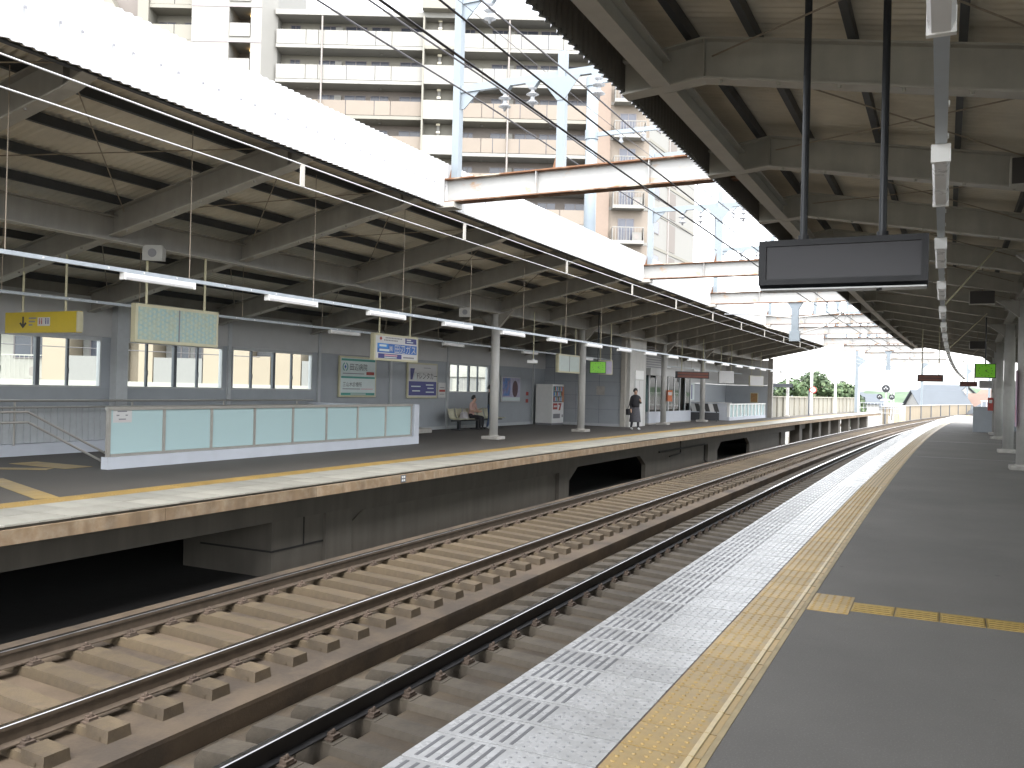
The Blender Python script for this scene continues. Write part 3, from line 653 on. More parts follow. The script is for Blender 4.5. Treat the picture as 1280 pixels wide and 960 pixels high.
# ------------------------------------------------------------------ signs
def sign(name, label, cat, loc, rz, w, h, d, m_frame, m_face, fr=.03, group=None):
    t = thing(name, label, cat, loc, rz, group)
    MB().box(-w/2, -d/2, 0, w/2, d/2, h).obj('case', m_frame, t, bevel=.006)
    MB().box(-w/2+fr, -d/2-.004, fr, w/2-fr, -d/2+.004, h-fr).obj('face', m_face, t)
    return t
def hangers(t, xs, z0, z1, r=.022, m=M_cream):
    for x in xs: MB().tube([(x, 0, z0), (x, 0, z1)], r, 8).obj('hanger', m, t)
RT = PI/2      # faces the track (+x)
# yellow exit sign
t = sign('exit_sign', 'yellow hanging sign with black down arrow at the far left', 'sign', (-14.35, 10.2, 2.39), 0, 1.95, .37, .10, M_yel, M_yel)
MB().box(.955, -.055, .01, .985, .055, .36).obj('end_cap', M_cream, t); hangers(t, (-.55, .60), .365, 1.38, .02)
yf = -.058
MB().prism([(-.46, .08), (-.36, .17), (-.395, .19), (-.438, .15), (-.438, .29), (-.482, .29), (-.482, .15), (-.525, .19), (-.56, .17)], 'y', yf, yf+.003).obj('arrow', M_ink, t)
for k, (x, z, w_) in enumerate(((-.30, .245, .20), (-.30, .185, .17), (-.30, .125, .10))): MB().box(x, yf, z, x+w_, yf+.003, z+.028).obj('print', M_inkgrey, t)
MB().box(-.06, yf, .12, .27, yf+.003, .27).obj('pictogram_plate', M_signw, t)
for x in (-.02, .04, .15, .21): MB().box(x, yf-.002, .15, x+.025, yf+.0005, .22).obj('pictogram', M_navy if x > .1 else M_red, t); MB().lathe([(.014, -.002), (.014, .002)], 8, (0, 0, 0)).obj('pictogram', M_navy if x > .1 else M_red, t, loc=(x+.012, yf-.001, .24)).rotation_euler = (PI/2, 0, 0)
# framed blank boards hung from the beam
M_hex = mat('hex_board', (.33, .47, .47), .45, var=.10, scale=14, col2=(.42, .47, .36), mixscale=9)
def blank(label, off, y, z, w, h, face, two=True, frame=M_cream, name='hanging_board'):
    t = sign(name, label, 'sign', cp(off, y, z), RT+head(y), w, h, .12, frame, face, .055)
    if two: MB().box(-.012, -.072, .05, .012, -.058, h-.05).obj('divider', M_inkgrey, t)
    hangers(t, (-w*.36, w*.34), h-.01, 3.93-z, .022); return t
t = blank('blank teal framed board hanging beside the yellow exit sign', -12.6, 11.6, 2.25, 1.92, .68, M_hex)
HC = mat('hex_cell', (.46, .52, .42), .5, var=0)
b = MB()
for i in range(19):
    for j in range(7):
        x = -.85+i*.0945; z = .09+j*.085+(.042 if i % 2 else 0)
        if z > .60 or abs(x) < .03: continue
        P = [(x+.032*math.cos(a*PI/3), z+.032*math.sin(a*PI/3)) for a in range(6)]; b.prism(P, 'y', -.0665, -.063)
props(b.obj('hex_pattern', HC, t), kind='stuff')
blank('pale blank board hanging between the first two columns', -12.6, 29.75, 2.22, 1.95, .67, mat('pale_board', (.52, .58, .57), .45, var=.06))
# blue gas advertisement
t = blank('white and blue gas company advertisement board hanging over the far platform', -12.6, 18.65, 2.22, 1.96, .67, M_signw, two=False)
yf = -.067
def rect(t, x0, z0, x1, z1, m, y=None, name='print'):
    y = yf if y is None else y
    return MB().box(x0, y, z0, x1, y+.003, z1).obj(name, m, t)
rect(t, -.86, .20, .90, .43, M_blue); rect(t, -.86, .31, -.40, .43, M_lblue, yf-.001); rect(t, .36, .47, .88, .61, M_navy); rect(t, -.82, .06, .20, .175, M_navy)
text('lettering', '㈱', .17, M_signw, t, -.36, yf-.003, .245); text('lettering', '田辺ガス', .235, M_signw, t, -.14, yf-.003, .225, sx=1.08)
for (x, z, w_, h_) in ((-.78, .35, .30, .05), (-.78, .235, .42, .055)): rect(t, x, z, x+w_, z+h_, M_pale, yf-.0035)
for (x, z, w_) in ((-.52, .56, .75), (-.58, .50, .66)):
    xx = x
    while xx < x+w_-.05: rect(t, xx, z, xx+.045, z+.032, M_inkgrey, yf-.0005); xx += .068
MB().prism([(-.78, .55), (-.72, .50), (-.66, .55), (-.72, .60)], 'y', yf-.001, yf+.002).obj('emblem', M_red, t)
rect(t, .42, .55, .62, .585, M_signw, yf-.0035); rect(t, .42, .50, .72, .525, M_pale, yf-.0035)
rect(t, -.56, .12, .0, .155, M_pink, yf-.0035); rect(t, -.56, .075, -.02, .10, M_pale, yf-.0035); rect(t, .28, .09, .78, .125, M_inkgrey, yf-.0005)
# wall boards
def board(name, label, y0, y1, z0, z1, frame, face, fr=.06, cat='sign'):
    yc = (y0+y1)/2; return sign(name, label, cat, cp(W+.05, yc, z0), RT+head(yc), y1-y0, z1-z0, .06, frame, face, fr)
t = board('clinic_board', 'green and white hospital advertisement board on the grey wall', 21.97, 23.90, 1.20, 2.50, M_cream, M_pale)
yf = -.038
for (z0, z1) in ((1.15, 1.22), (.60, .66), (.06, .14)): rect(t, -.88, z0, .88, z1, M_teal)
text('lettering', '田辺病院', .235, M_ink, t, -.47, yf, .875); text('lettering', '三山木診療所', .165, M_ink, t, -.80, yf, .345)
for i in range(2):
    s = -1 if i == 0 else 1; P = [(-.68+s*.14*math.cos(a), .96+.14*math.sin(a)) for a in [PI*(k/8-.5)*.8 for k in range(9)]]; Q = [(-.68+s*.105*math.cos(a), .96+.105*math.sin(a)) for a in reversed([PI*(k/8-.5)*.8 for k in range(9)])]
    MB().prism(P+Q, 'y', yf, yf+.003).obj('emblem', M_teal, t)
MB().prism([(-.68, .90), (-.63, .96), (-.68, 1.02), (-.73, .96)], 'y', yf, yf+.003).obj('emblem', M_blue, t)
rect(t, .42, .72, .84, .82, M_red); rect(t, -.8, .74, .3, .765, M_inkgrey); rect(t, -.8, .25, .1, .275, M_inkgrey); rect(t, .15, .25, .78, .275, M_pink); rect(t, -.4, .085, .4, .115, M_signw, yf-.0035)
t = board('car_rental_board', 'white and navy car rental advertisement board on the grey wall', 25.75, 27.70, 1.17, 2.44, M_cream, M_signw)
rect(t, -.90, .10, .90, .60, M_navy); text('lettering', 'Fレンタカー', .27, M_ink, t, -.40, yf, .70, sx=.92)
MB().prism([(-.80, .66), (-.68, .66), (-.54, 1.06), (-.82, 1.06)], 'y', yf, yf+.003).obj('emblem', M_navy, t)
MB().prism([(-.58, .66), (-.42, .66), (-.44, .84), (-.50, .90)], 'y', yf, yf+.003).obj('emblem', M_pale, t)
for (x, z, w_) in ((-.75, .40, .6), (-.68, .24, .5), (.2, .46, .5), (.3, .34, .42), (.2, .2, .55)): rect(t, x, z, x+w_, z+.04, M_pale, yf-.003)
rect(t, .05, 1.08, .5, 1.10, M_inkgrey)
t = board('notice', 'small white paper notice with red print beside the car rental board', 27.80, 28.30, 1.19, 1.75, M_signw, M_signw, .01, 'notice'); rect(t, -.2, .22, .2, .30, M_red); rect(t, -.17, .36, .15, .39, M_inkgrey); rect(t, -.17, .12, .15, .145, M_inkgrey)
t = board('poster', 'blue and violet tourism poster on the grey wall behind the first column', 32.80, 34.50, 1.03, 2.08, M_signw, mat('poster_violet', (.42, .40, .52), .4, var=.2, scale=5), .03, 'poster')
rect(t, -.78, .25, -.10, 1.0, mat('poster_blue', (.10, .22, .50), .4, var=.3, scale=6, col2=(.32, .22, .24), mixscale=2.5)); MB().prism([(.35+.26*math.cos(k*PI/8), .55+.36*math.sin(k*PI/8)) for k in range(16)], 'y', yf-.001, yf+.003).obj('print', mat('poster_dark', (.09, .05, .06), .5, var=.3, scale=9), t); rect(t, -.80, .04, .80, .19, M_pale, yf-.001)
t = thing('alarm_plates', 'pair of small red plates one above the other on the grey wall', 'plate', cp(W+.01, 35.3, .88), RT+head(35)); rect(t, -.12, .42, .12, .58, M_red, -.02, 'plate'); rect(t, -.14, .1, .10, .26, M_red, -.02, 'plate')

# ------------------------------------------------------------------ lamps
def lamp_row(off, z, y0, n, pitch, side_label, hz, conduit_label, y_end, hang=2.7, ystart=None, box=False):
    c = thing('lamp_conduit', conduit_label, 'conduit', cp(off, y0, z))
    ys0 = ystart if ystart is not None else y0-6
    MB().sweep([(off-.028, z+.005), (off+.028, z+.005), (off+.028, z+.055), (off-.028, z+.055)], yr(ys0, y_end, 1.5)).obj('duct', M_cond, c, world=True)
    y = ys0+.6; k = 0
    while y < y_end:
        MB().tube([cp(off, y, z+.05), cp(off, y, hz(off))], .006, 6).obj('hanger', M_rod, c, world=True); y += hang
    y = ys0+.3
    while y < min(y_end, ys0+26):
        x_, y_, z_ = cp(off+.029, y, z+.03); MB().box(x_, y_-.012, z_-.012, x_+.006, y_+.012, z_+.012).obj('clip', M_white, c, world=True); y += .9 if int(y*10) % 2 else .55
    me = MB().prism([(-.036, 0), (.036, 0), (.044, -.02), (.044, -.055), (.030, -.085), (-.030, -.085), (-.044, -.055), (-.044, -.02)], 'y', -.57, .57).mesh('tube_cover', [M_lampw])
    mc = MB().box(-.047, -.015, -.09, .047, .015, .003).mesh('end_cap', [M_white])
    for i in range(n):
        y = y0+pitch*i; t = thing('fluorescent_lamp', f'{ORD[i]} white tube lamp from the {side_label}', 'lamp', cp(off, y, z+.002), head(y), 'tube lamps ' + side_label.split(' ', 1)[1])
        shared('tube_cover', me, t, (0, 0, 0)); shared('end_cap', mc, t, (0, -.586, 0)); shared('end_cap', mc, t, (0, .586, 0))
hf = lambda o: shz(o)-.15
lamp_row(-9.55, 2.985, 8.48, 18, 2.69, 'left over the far platform edge', hf, 'thin pale conduit carrying the lamps over the far platform edge', 61.5, ystart=3.0)
lamp_row(-13.7, 2.95, 7.2, 10, 5.4, 'left along the far platform back', hf, 'thin conduit carrying lamps along the back of the far platform', 61.0, ystart=3.0)
hn = lambda o: shn(o)-.15
lamp_row(-.02, 2.93, 2.70, 21, 2.95, 'camera along the near canopy', hn, 'grey conduit carrying the lamps along the near canopy', 66, ystart=-4.0)

# ------------------------------------------------------------------ big dark display over the near platform
t = thing('departure_display', 'large dark switched-off departure display hanging from two black poles', 'display', (-.745, 7.6, 2.49), 0.0)
w2, h_, d_ = .645, .40, .20
P = [(0.0, .03), (.0, h_-.0), (d_, h_), (d_, .0), (.07, 0)]
MB().prism([(q[0]-d_/2, q[1]) for q in P], 'x', -w2, w2).obj('case', M_black, t, bevel=.006)
b = MB(); f0 = -d_/2-.012
for (x0, z0, x1, z1) in ((-w2, .03, w2, .075), (-w2, h_-.05, w2, h_), (-w2, .075, -w2+.06, h_-.05), (w2-.05, .075, w2, h_-.05)): b.box(x0, f0-.02, z0, x1, -d_/2+.01, z1)
b.obj('bezel', mat('bezel_dark', (.014, .015, .019), .35, var=.05, spec=.25), t)
MB().box(-w2+.06, f0, .075, w2-.05, -d_/2+.002, h_-.05).obj('screen', mat('screen_glass', (.030, .029, .036), .22, var=0, spec=.22), t)
MB().box(-w2+.01, -d_/2-.01, -.012, w2-.01, d_/2, .0).obj('bottom_tray', M_alu, t)
for x in (.28, .30): MB().lathe([(.012, -.03), (.012, -.012)], 8, (x, -.03 if x < .29 else -.07, 0)).obj('latch', M_ink, t)
for x in (-.305, .305):
    MB().tube([(x, 0, h_), (x, 0, shn(-.75)-2.49)], .030, 12).obj('pole', mat('pole_black', (.025, .028, .034), .35, var=.1), t); MB().lathe([(.045, h_-.005), (.045, h_+.05)], 12, (x, 0, 0)).obj('socket', M_black, t)
def led(label, off, y, z, w, h, rz=0, pole=None, m=M_black, strip=mat('led_brown', (.16, .05, .03), .4, var=.1)):
    t = thing('departure_board', label, 'display', cp(off, y, z), rz+head(y))
    MB().box(-w/2, -.1, 0, w/2, .1, h).obj('case', m, t, bevel=.008); MB().box(-w/2+.05, -.106, h*.55, w/2-.05, -.095, h*.88).obj('led_row', strip, t); MB().box(-w/2+.05, -.106, h*.12, w/2-.05, -.095, h*.45).obj('led_row', strip, t)
    for x in (-w*.33, w*.33): MB().tube([(x, 0, h), (x, 0, (pole or 4.4)-z)], .022, 8).obj('pole', M_cream if pole and pole > 4.35 else M_steel, t)
    return t
led('dark brown departure board hanging over the far part of the near platform', -.95, 41.5, 2.32, 1.0, .30, pole=4.9)
led('small distant reddish departure board beyond the dark board on the near platform', .25, 60, 2.38, .95, .30, pole=4.8)
led('brown departure board with two rows hanging over the far platform', -12.0, 43.9, 2.33, 1.75, .34, rz=RT-.9, pole=4.36)
led('distant black departure board hanging beyond the far canopy end', -11.9, 65.5, 2.14, 1.5, .28, rz=.2, pole=4.3, strip=M_aludark)
def clock(label, off, y, z, w, h, rz, pole):
    t = thing('station_clock', label, 'clock', cp(off, y, z), rz)
    MB().box(-w/2, -.07, 0, w/2, .07, h).obj('case', M_black, t, bevel=.008); MB().box(-w/2+.025, -.076, .025, w/2-.025, -.066, h-.025).obj('dial', M_green, t)
    cx, cz = 0, h/2
    for k in range(12):
        a = k*PI/6; r_ = h*.36; MB().box(cx+r_*1.15*math.sin(a)-.012, -.079, cz+r_*math.cos(a)-.012, cx+r_*1.15*math.sin(a)+.012, -.0755, cz+r_*math.cos(a)+.012).obj('hour_mark', M_ink, t)
    for a, l, w_ in ((2.15, h*.34, .011), (.95, h*.22, .014)):
        dx, dz = math.sin(a), math.cos(a); MB().prism([(cx-dz*w_, cz+dx*w_), (cx+dx*l, cz+dz*l), (cx+dz*w_, cz-dx*w_)], 'y', -.080, -.0765).obj('hand', M_ink, t)
    MB().tube([(0, 0, h), (0, 0, pole-z)], .022, 8).obj('pole', M_black, t); return t
clock('green lit analog clock hanging beside the near platform columns', 1.0, 32.0, 2.30, .60, .47, 0, 4.7)
clock('green lit analog clock hanging beside the second far column', -12.0, 31.2, 2.25, .62, .46, .35, 4.6)
t = sign('hanging_sign', 'pale violet sign hanging just behind the far green clock', 'sign', cp(-11.95, 31.85, 2.22), .35, .55, .55, .1, M_cream, mat('violet_face', (.5, .46, .60), .4, var=.1)); hangers(t, (-.2, .2), .54, 2.2, .02)
t = sign('hanging_sign', 'plain white square sign hanging beyond the fourth far column', 'sign', cp(-11.9, 50.2, 2.2), RT-.6, 1.1, .68, .1, M_white, M_signw); hangers(t, (-.4, .4), .67, 2.2, .02)
t = sign('hanging_sign', 'narrow cream framed sign hanging near the end of the far canopy', 'sign', cp(-11.9, 57.6, 2.13), RT-.6, 1.2, .66, .12, M_cream, M_signw); hangers(t, (-.4, .4), .65, 2.2, .02)
# speakers
def speaker(label, off, y, z, rz=0.0, m=M_steelless, zt=4.3):
    t = thing('loudspeaker', label, 'speaker', cp(off, y, z), rz)
    MB().hexa([(-.17, -.16, 0), (.17, -.16, .0), (.12, .16, .03), (-.12, .16, .03), (-.17, -.16, .27), (.17, -.16, .27), (.12, .16, .24), (-.12, .16, .24)]).obj('cabinet', m, t)
    MB().lathe([(.075, 0), (.075, .006), (.05, .004)], 16).obj('cone', M_inkgrey, t, loc=(0, -.163, .135)).rotation_euler = (PI/2, 0, 0)
    for x in (-.08, .08): MB().tube([(x, 0, .25), (x, 0, zt-z)], .008, 6).obj('hanger', M_rod, t)
    return t
M_spk = mat('speaker_grey', (.45, .45, .43), .5, var=.06)
speaker('grey box loudspeaker under the canopy beam above the blank teal board', -12.45, 10.95, 3.68, .5, M_spk, 3.95)
speaker('grey box loudspeaker under the canopy beam left of the first far column', -12.45, 21.9, 3.62, .5, M_spk, 3.95)
def dark_box(label, off, y, z):
    t = thing('hanging_box', label, 'box', cp(off, y, z)); MB().box(-.26, -.10, 0, .26, .10, .30).obj('case', mat('brown_black', (.035, .03, .027), .5, var=.1), t, bevel=.006)
    b = MB(); b.box(-.275, -.115, -.012, .275, .11, 0); b.box(-.275, -.115, 0, -.262, .11, .31); b.obj('pale_edge', M_flange, t); MB().tube([(0, 0, .3), (0, 0, shn(off)-z-.05)], .012, 8).obj('hanger', M_rod, t)
dark_box('nearest dark box hanging at the right edge under the near canopy', .93, 11.4, 4.05)
dark_box('dark box hanging under the near canopy above the green clock', .72, 23.5, 3.88)
dark_box('farthest small dark box hanging under the near canopy', .80, 38.0, 3.55)
for k, (y, x0, x1, z0, z1) in enumerate(((14.2, -.02, .75, 2.98, 4.15), (26.3, .0, .95, 2.98, 4.1), (38.5, .2, 1.2, 2.98, 4.0))):
    t = thing('lamp_stay', f'{ORD[k]} slanting pale stay rod from the camera beside the near lamps', 'rod', cp(x0, y, z0)); MB().tube([cp(x0+.03, y, z0), cp(x1, y+2.4, z1)], .012, 8).obj('rod', M_cream, t, world=True)
t = thing('security_camera', 'white security camera on a drop rod behind the first far column', 'camera', cp(-12.3, 26.2, 2.45), .4)
MB().tube([(0, 0, .12), (0, 0, 1.7)], .015, 8).obj('rod', M_cream, t); MB().box(-.20, -.06, 0, .14, .06, .10).obj('body', M_white, t, bevel=.01); MB().lathe([(.05, .10), (.05, .14)], 10).obj('mount', M_white, t)

# ------------------------------------------------------------------ far platform furniture
t = thing('bench', 'row of beige shell seats on a dark bar against the far wall', 'bench', cp(-16.25, 29.6, 0), RT+head(29.6))
M_seat = mat('seat_beige', (.50, .48, .36), .4, var=.05)
MB().box(-1.9, -.06, .33, 1.9, .04, .38).obj('bar', M_black, t)
for x in (-1.4, 0, 1.4): MB().box(x-.05, -.05, .0, x+.05, .05, .33).obj('leg', M_black, t); MB().box(x-.22, -.2, 0, x+.22, .2, .03).obj('foot', M_black, t)
prof = [(-.24, .40), (-.20, .385), (.0, .38), (.14, .40), (.20, .47), (.25, .62), (.28, .78)]
for k in range(7):
    x = -1.62+.54*k; b = MB(); n = len(prof)
    for (yy, zz) in prof:
        for s in range(5): u = -1+s*.5; b.v.append((x+u*.22, yy-.03*u*u, zz+.025*u*u))
    for i in range(n-1):
        for j in range(4): q = i*5+j; b.f.append([q, q+1, q+6, q+5]); b.m.append(0)
    o = b.obj('seat', M_seat, t, smooth=True); so_ = o.modifiers.new('solid', 'SOLIDIFY'); so_.thickness = .02
t = thing('wall_ledge_box', 'small low grey box on the floor beside the wall near the enclosure', 'box', cp(-16.2, 25.3, 0), RT); MB().box(-.6, -.25, 0, .6, .25, .14).obj('body', M_foot, t, bevel=.01); MB().box(-.58, -.23, .141, .58, .23, .16).obj('lid', M_flange, t)
# vending machine
t = thing('vending_machine', 'white drinks vending machine with red stickers against the far wall', 'vending machine', cp(-16.35, 36.45, 0), RT-.35)
t.rotation_euler = (0, 0, .25); t.location = cp(-15.75, 36.6, 0)
MB().box(-.62, -.42, .08, .62, .42, 1.83).obj('cabinet', M_white, t, bevel=.015); MB().box(-.6, -.40, 0, .6, .4, .08).obj('base', M_inkgrey, t)
t.rotation_euler = (0, 0, RT+head(36.5)+0.0); t.location = cp(-16.35, 36.35, 0)
MB().box(-.54, -.432, 1.02, .40, -.418, 1.74).obj('display_window', mat('vend_window', (.13, .16, .2), .15, var=.25, scale=8), t)
for r_ in range(3):
    MB().box(-.53, -.437, 1.06+.23*r_, .39, -.431, 1.085+.23*r_).obj('shelf', M_alu, t)
    for k in range(9): MB().lathe([(.032, 0), (.032, .12), (.018, .15), (.018, .17)], 8, (0, 0, 0)).obj('bottle', [M_red, M_lblue, M_teal, M_signw, M_cream][(k*3+r_) % 5], t, loc=(-.48+.1*k, -.437, 1.088+.23*r_))
MB().box(.43, -.435, 1.02, .58, -.418, 1.74).obj('side_panel', mat('vend_orange', (.50, .20, .09), .4, var=.1), t)
MB().box(-.54, -.436, .70, -.10, -.418, .98).obj('sticker', M_red, t); MB().box(-.50, -.439, .80, -.14, -.4355, .88).obj('sticker_print', M_signw, t); MB().prism([(.05, .66), (.20, .66), (.34, .98), (.02, .98), (.02, .90), (.2, .90)], 'y', -.436, -.418).obj('sticker', M_red, t)
MB().box(-.50, -.434, .30, .20, -.418, .50).obj('flap', M_inkgrey, t); MB().box(.42, -.434, .34, .5, -.418, .46).obj('coin_slot', M_inkgrey, t)
# lift tower
lift = thing('lift_tower', 'grey lift shaft with a pale steel front on the far platform', 'lift', cp(-14.6, 38.0, 0), head(38))
MB().box(-2.62, -.95, .12, 1.55, -.80, 4.0).obj('side_wall', M_wall, lift)
for i in range(5): MB().box(-2.5, -.957, .75+.62*i, 1.55, -.949, .757+.62*i).obj('panel_joint', M_aludark, lift)
for x in (-1.9, -.8, .35): MB().box(x, -.957, .12, x+.008, -.949, 4.0).obj('panel_joint', M_aludark, lift)
MB().box(-2.5, -.965, 0, 1.55, -.80, .12).obj('skirting', M_pil, lift); MB().box(1.40, -1.02, 0, 1.60, -.80, 4.05).obj('corner_post', M_flange, lift)
MB().box(.22, -.965, 1.40, .62, -.958, 1.80).obj('notice_plate', M_foot, lift)
MB().box(1.601, -.80, 0, 1.75, 1.35, 4.05).obj('front_wall', M_column, lift); MB().box(1.751, -.15, 0, 1.77, .95, 2.1).obj('door', M_signw, lift); MB().box(1.751, -.15, 2.15, 1.78, .95, 2.55).obj('lit_panel', M_white, lift); MB().box(1.771, .395, 0, 1.775, .405, 2.1).obj('door_seam', M_inkgrey, lift)
MB().box(-1.75, 1.20, 0, 1.60, 1.35, 4.0).obj('rear_wall', M_wall, lift)
# waiting room
wr = thing('waiting_room', 'glazed waiting room with grey sill panels beyond the lift', 'waiting room', cp(-13.75, 44.5, 0), head(44.5))
x1 = .55; M_wglass = glassmat('room_glass', (.62, .72, .72), .25)
MB().box(-1.3, -3.6, 0, x1, 3.4, .06).obj('floor', M_foot, wr); MB().box(-1.3, -3.6, 2.4, x1+.05, 3.4, 2.75).obj('roof', M_wallup, wr)
MB().box(x1-.08, -3.6, .06, x1, 3.4, .62).obj('sill_panel', M_kerbw, wr); MB().box(-1.3, -3.6, .06, x1-.081, -3.5, .62).obj('sill_panel', M_pil, wr)
for k in range(8): MB().box(x1-.07, -3.6+.98*k, .62, x1-.01, -3.5+.98*k, 2.4).obj('mullion', M_alu, wr)
for k in range(7): MB().box(x1-.045, -3.499+.98*k, .62, x1-.035, -2.621+.98*k, 2.4).obj('pane', M_wglass, wr)
for x in (-1.3, -.7, -.1): MB().box(x, -3.59, .62, x+.06, -3.52, 2.4).obj('mullion', M_alu, wr)
for x in (-1.24, -.64, -.04): MB().box(x, -3.56, .62, x+.53, -3.55, 2.4).obj('pane', M_wglass, wr)
MB().box(-1.3, -3.4, .06, -1.2, 3.4, 2.4).obj('back_wall', M_wallup, wr)
b = thing('louvre_screen', 'dark slatted louvre screen above the waiting room', 'screen', cp(-13.9, 42.3, 2.76), head(42.3))
for k in range(9): MB().box(-.9, -1.6, .05+.12*k, .5, -1.55, .10+.12*k).obj('slat', M_inkgrey, b); MB().box(.45, -1.54, .05+.12*k, .5, 1.8, .10+.12*k).obj('slat', M_inkgrey, b)
for x in (-.9, .46): MB().box(x, -1.63, 0, x+.04, -1.601, 1.2).obj('upright', M_aludark, b)
t = thing('fire_cabinet', 'orange red box fixed to the third far column', 'box', cp(-12.38, 41.4, 1.15), RT*.4); MB().box(-.12, -.10, 0, .12, .10, .55).obj('case', mat('box_orange', (.55, .16, .07), .45, var=.05), t, bevel=.01); MB().box(-.09, -.105, .3, .09, -.099, .45).obj('label_plate', M_signw, t)
t = thing('striped_barrier', 'black and white striped barrier board between waiting room and low wall', 'barrier', cp(-12.9, 49.2, 0), .25)
for x in (-.75, .75): MB().box(x-.03, -.03, 0, x+.03, .03, .95).obj('leg', M_black, t)
for k in range(7): MB().prism([(-.85+.25*k, .55), (-.60+.25*k, .55), (-.75+.25*k+.02, 1.0), (-1.0+.25*k+.02, 1.0)], 'y', -.045, -.031).obj('stripe', M_signw if k % 2 else M_ink, t)
MB().box(-.9, -.02, .05, .9, .02, .5).obj('lower_board', M_black, t)
# second stair enclosure
e2 = thing('stair_enclosure', 'grey low wall with green-grey glass front near the end of the far canopy', 'fence', cp(-12.15, 56, 0))
MB().cbox(-14.6, 52.0, 0, -12.3, 52.2, 1.02).obj('end_wall', M_kerbw, e2, world=True); MB().cbox(-14.62, 51.98, 1.021, -12.05, 52.22, 1.06).obj('coping', M_white, e2, world=True)
MB().cbox(-12.29, 52.0, 0, -12.1, 61.4, .2).obj('kerb', M_kerbw, e2, world=True); MB().cbox(-12.29, 52.0, .92, -12.1, 61.4, 1.0).obj('top_rail', M_white, e2, world=True)
for k in range(11): MB().cbox(-12.27, 52.0+.92*k, .2, -12.12, 52.16+.92*k, .92).obj('post', M_white, e2, world=True)
for k in range(10): MB().cbox(-12.21, 52.17+.92*k, .201, -12.19, 52.91+.92*k, .919).obj('glass_panel', M_frost, e2, world=True)
MB().cbox(-12.29, 44.9, 0, -12.1, 51.97, .99).obj('side_wall', M_wall, e2, world=True) if False else None
t = board('small_board', 'orange brown framed picture on the far end wall', 59.0, 60.2, 1.05, 1.75, M_cream, mat('brown_face', (.30, .16, .06), .5, var=.2), .05) if False else None
t = sign('wall_board', 'small orange brown board on the dark far end wall', 'sign', cp(-13.0, 61.85, 1.0), head(61.8), .55, .7, .04, M_cream, mat('brown_face', (.32, .19, .08), .5, var=.2), .05)
t = sign('wall_board', 'grey and blue poster frame on the wall behind the fourth far column', 'sign', cp(-14.96, 53.5, 1.1), RT+head(53), 1.7, 1.15, .06, M_alu, M_pale, .06); rect(t, .1, .1, .35, 1.0, M_navy, -.037)
# near platform far things
t = thing('partition', 'plain grey partition box standing beyond the near columns', 'partition', cp(.95, 49.0, 0), head(49)); MB().box(-.28, -.6, 0, 1.3, .6, 1.22).obj('body', M_wall, t, bevel=.01); MB().box(-.30, -.62, 1.221, 1.32, .62, 1.25).obj('cap', M_pil, t)
t = thing('kiosk', 'grey cabin with lit violet poster beyond the near platform columns', 'kiosk', cp(2.5, 53.5, 0), head(53.5)); MB().box(-.9, -1.5, 0, 2.2, 2.5, 2.5).obj('body', M_wall, t); MB().box(-1.6, -1.7, 2.25, 2.3, 2.6, 2.6).obj('canopy_board', M_wallup, t); MB().box(-.92, -1.2, 1.1, -.901, .2, 2.1).obj('poster', mat('poster_lilac', (.55, .40, .60), .4, var=.2), t)
t = thing('fire_cabinet', 'red box fixed to a far column of the near platform', 'box', cp(1.4, 45.9, 1.1)); MB().box(-.12, -.1, 0, .1, .1, .6).obj('case', M_red, t, bevel=.01); MB().box(-.08, -.105, .35, .06, -.099, .5).obj('label_plate', M_signw, t)
t = thing('emergency_post', 'pink and violet sticker panel on the nearest visible near column', 'panel', cp(1.46, 23.2, 1.0)); MB().box(-.02, -.14, 0, .0, .14, 1.3).obj('panel', mat('sticker_violet', (.45, .30, .42), .4, var=.15), t); MB().box(-.024, -.12, .1, -.0195, .12, .5).obj('lower_print', M_pink, t)
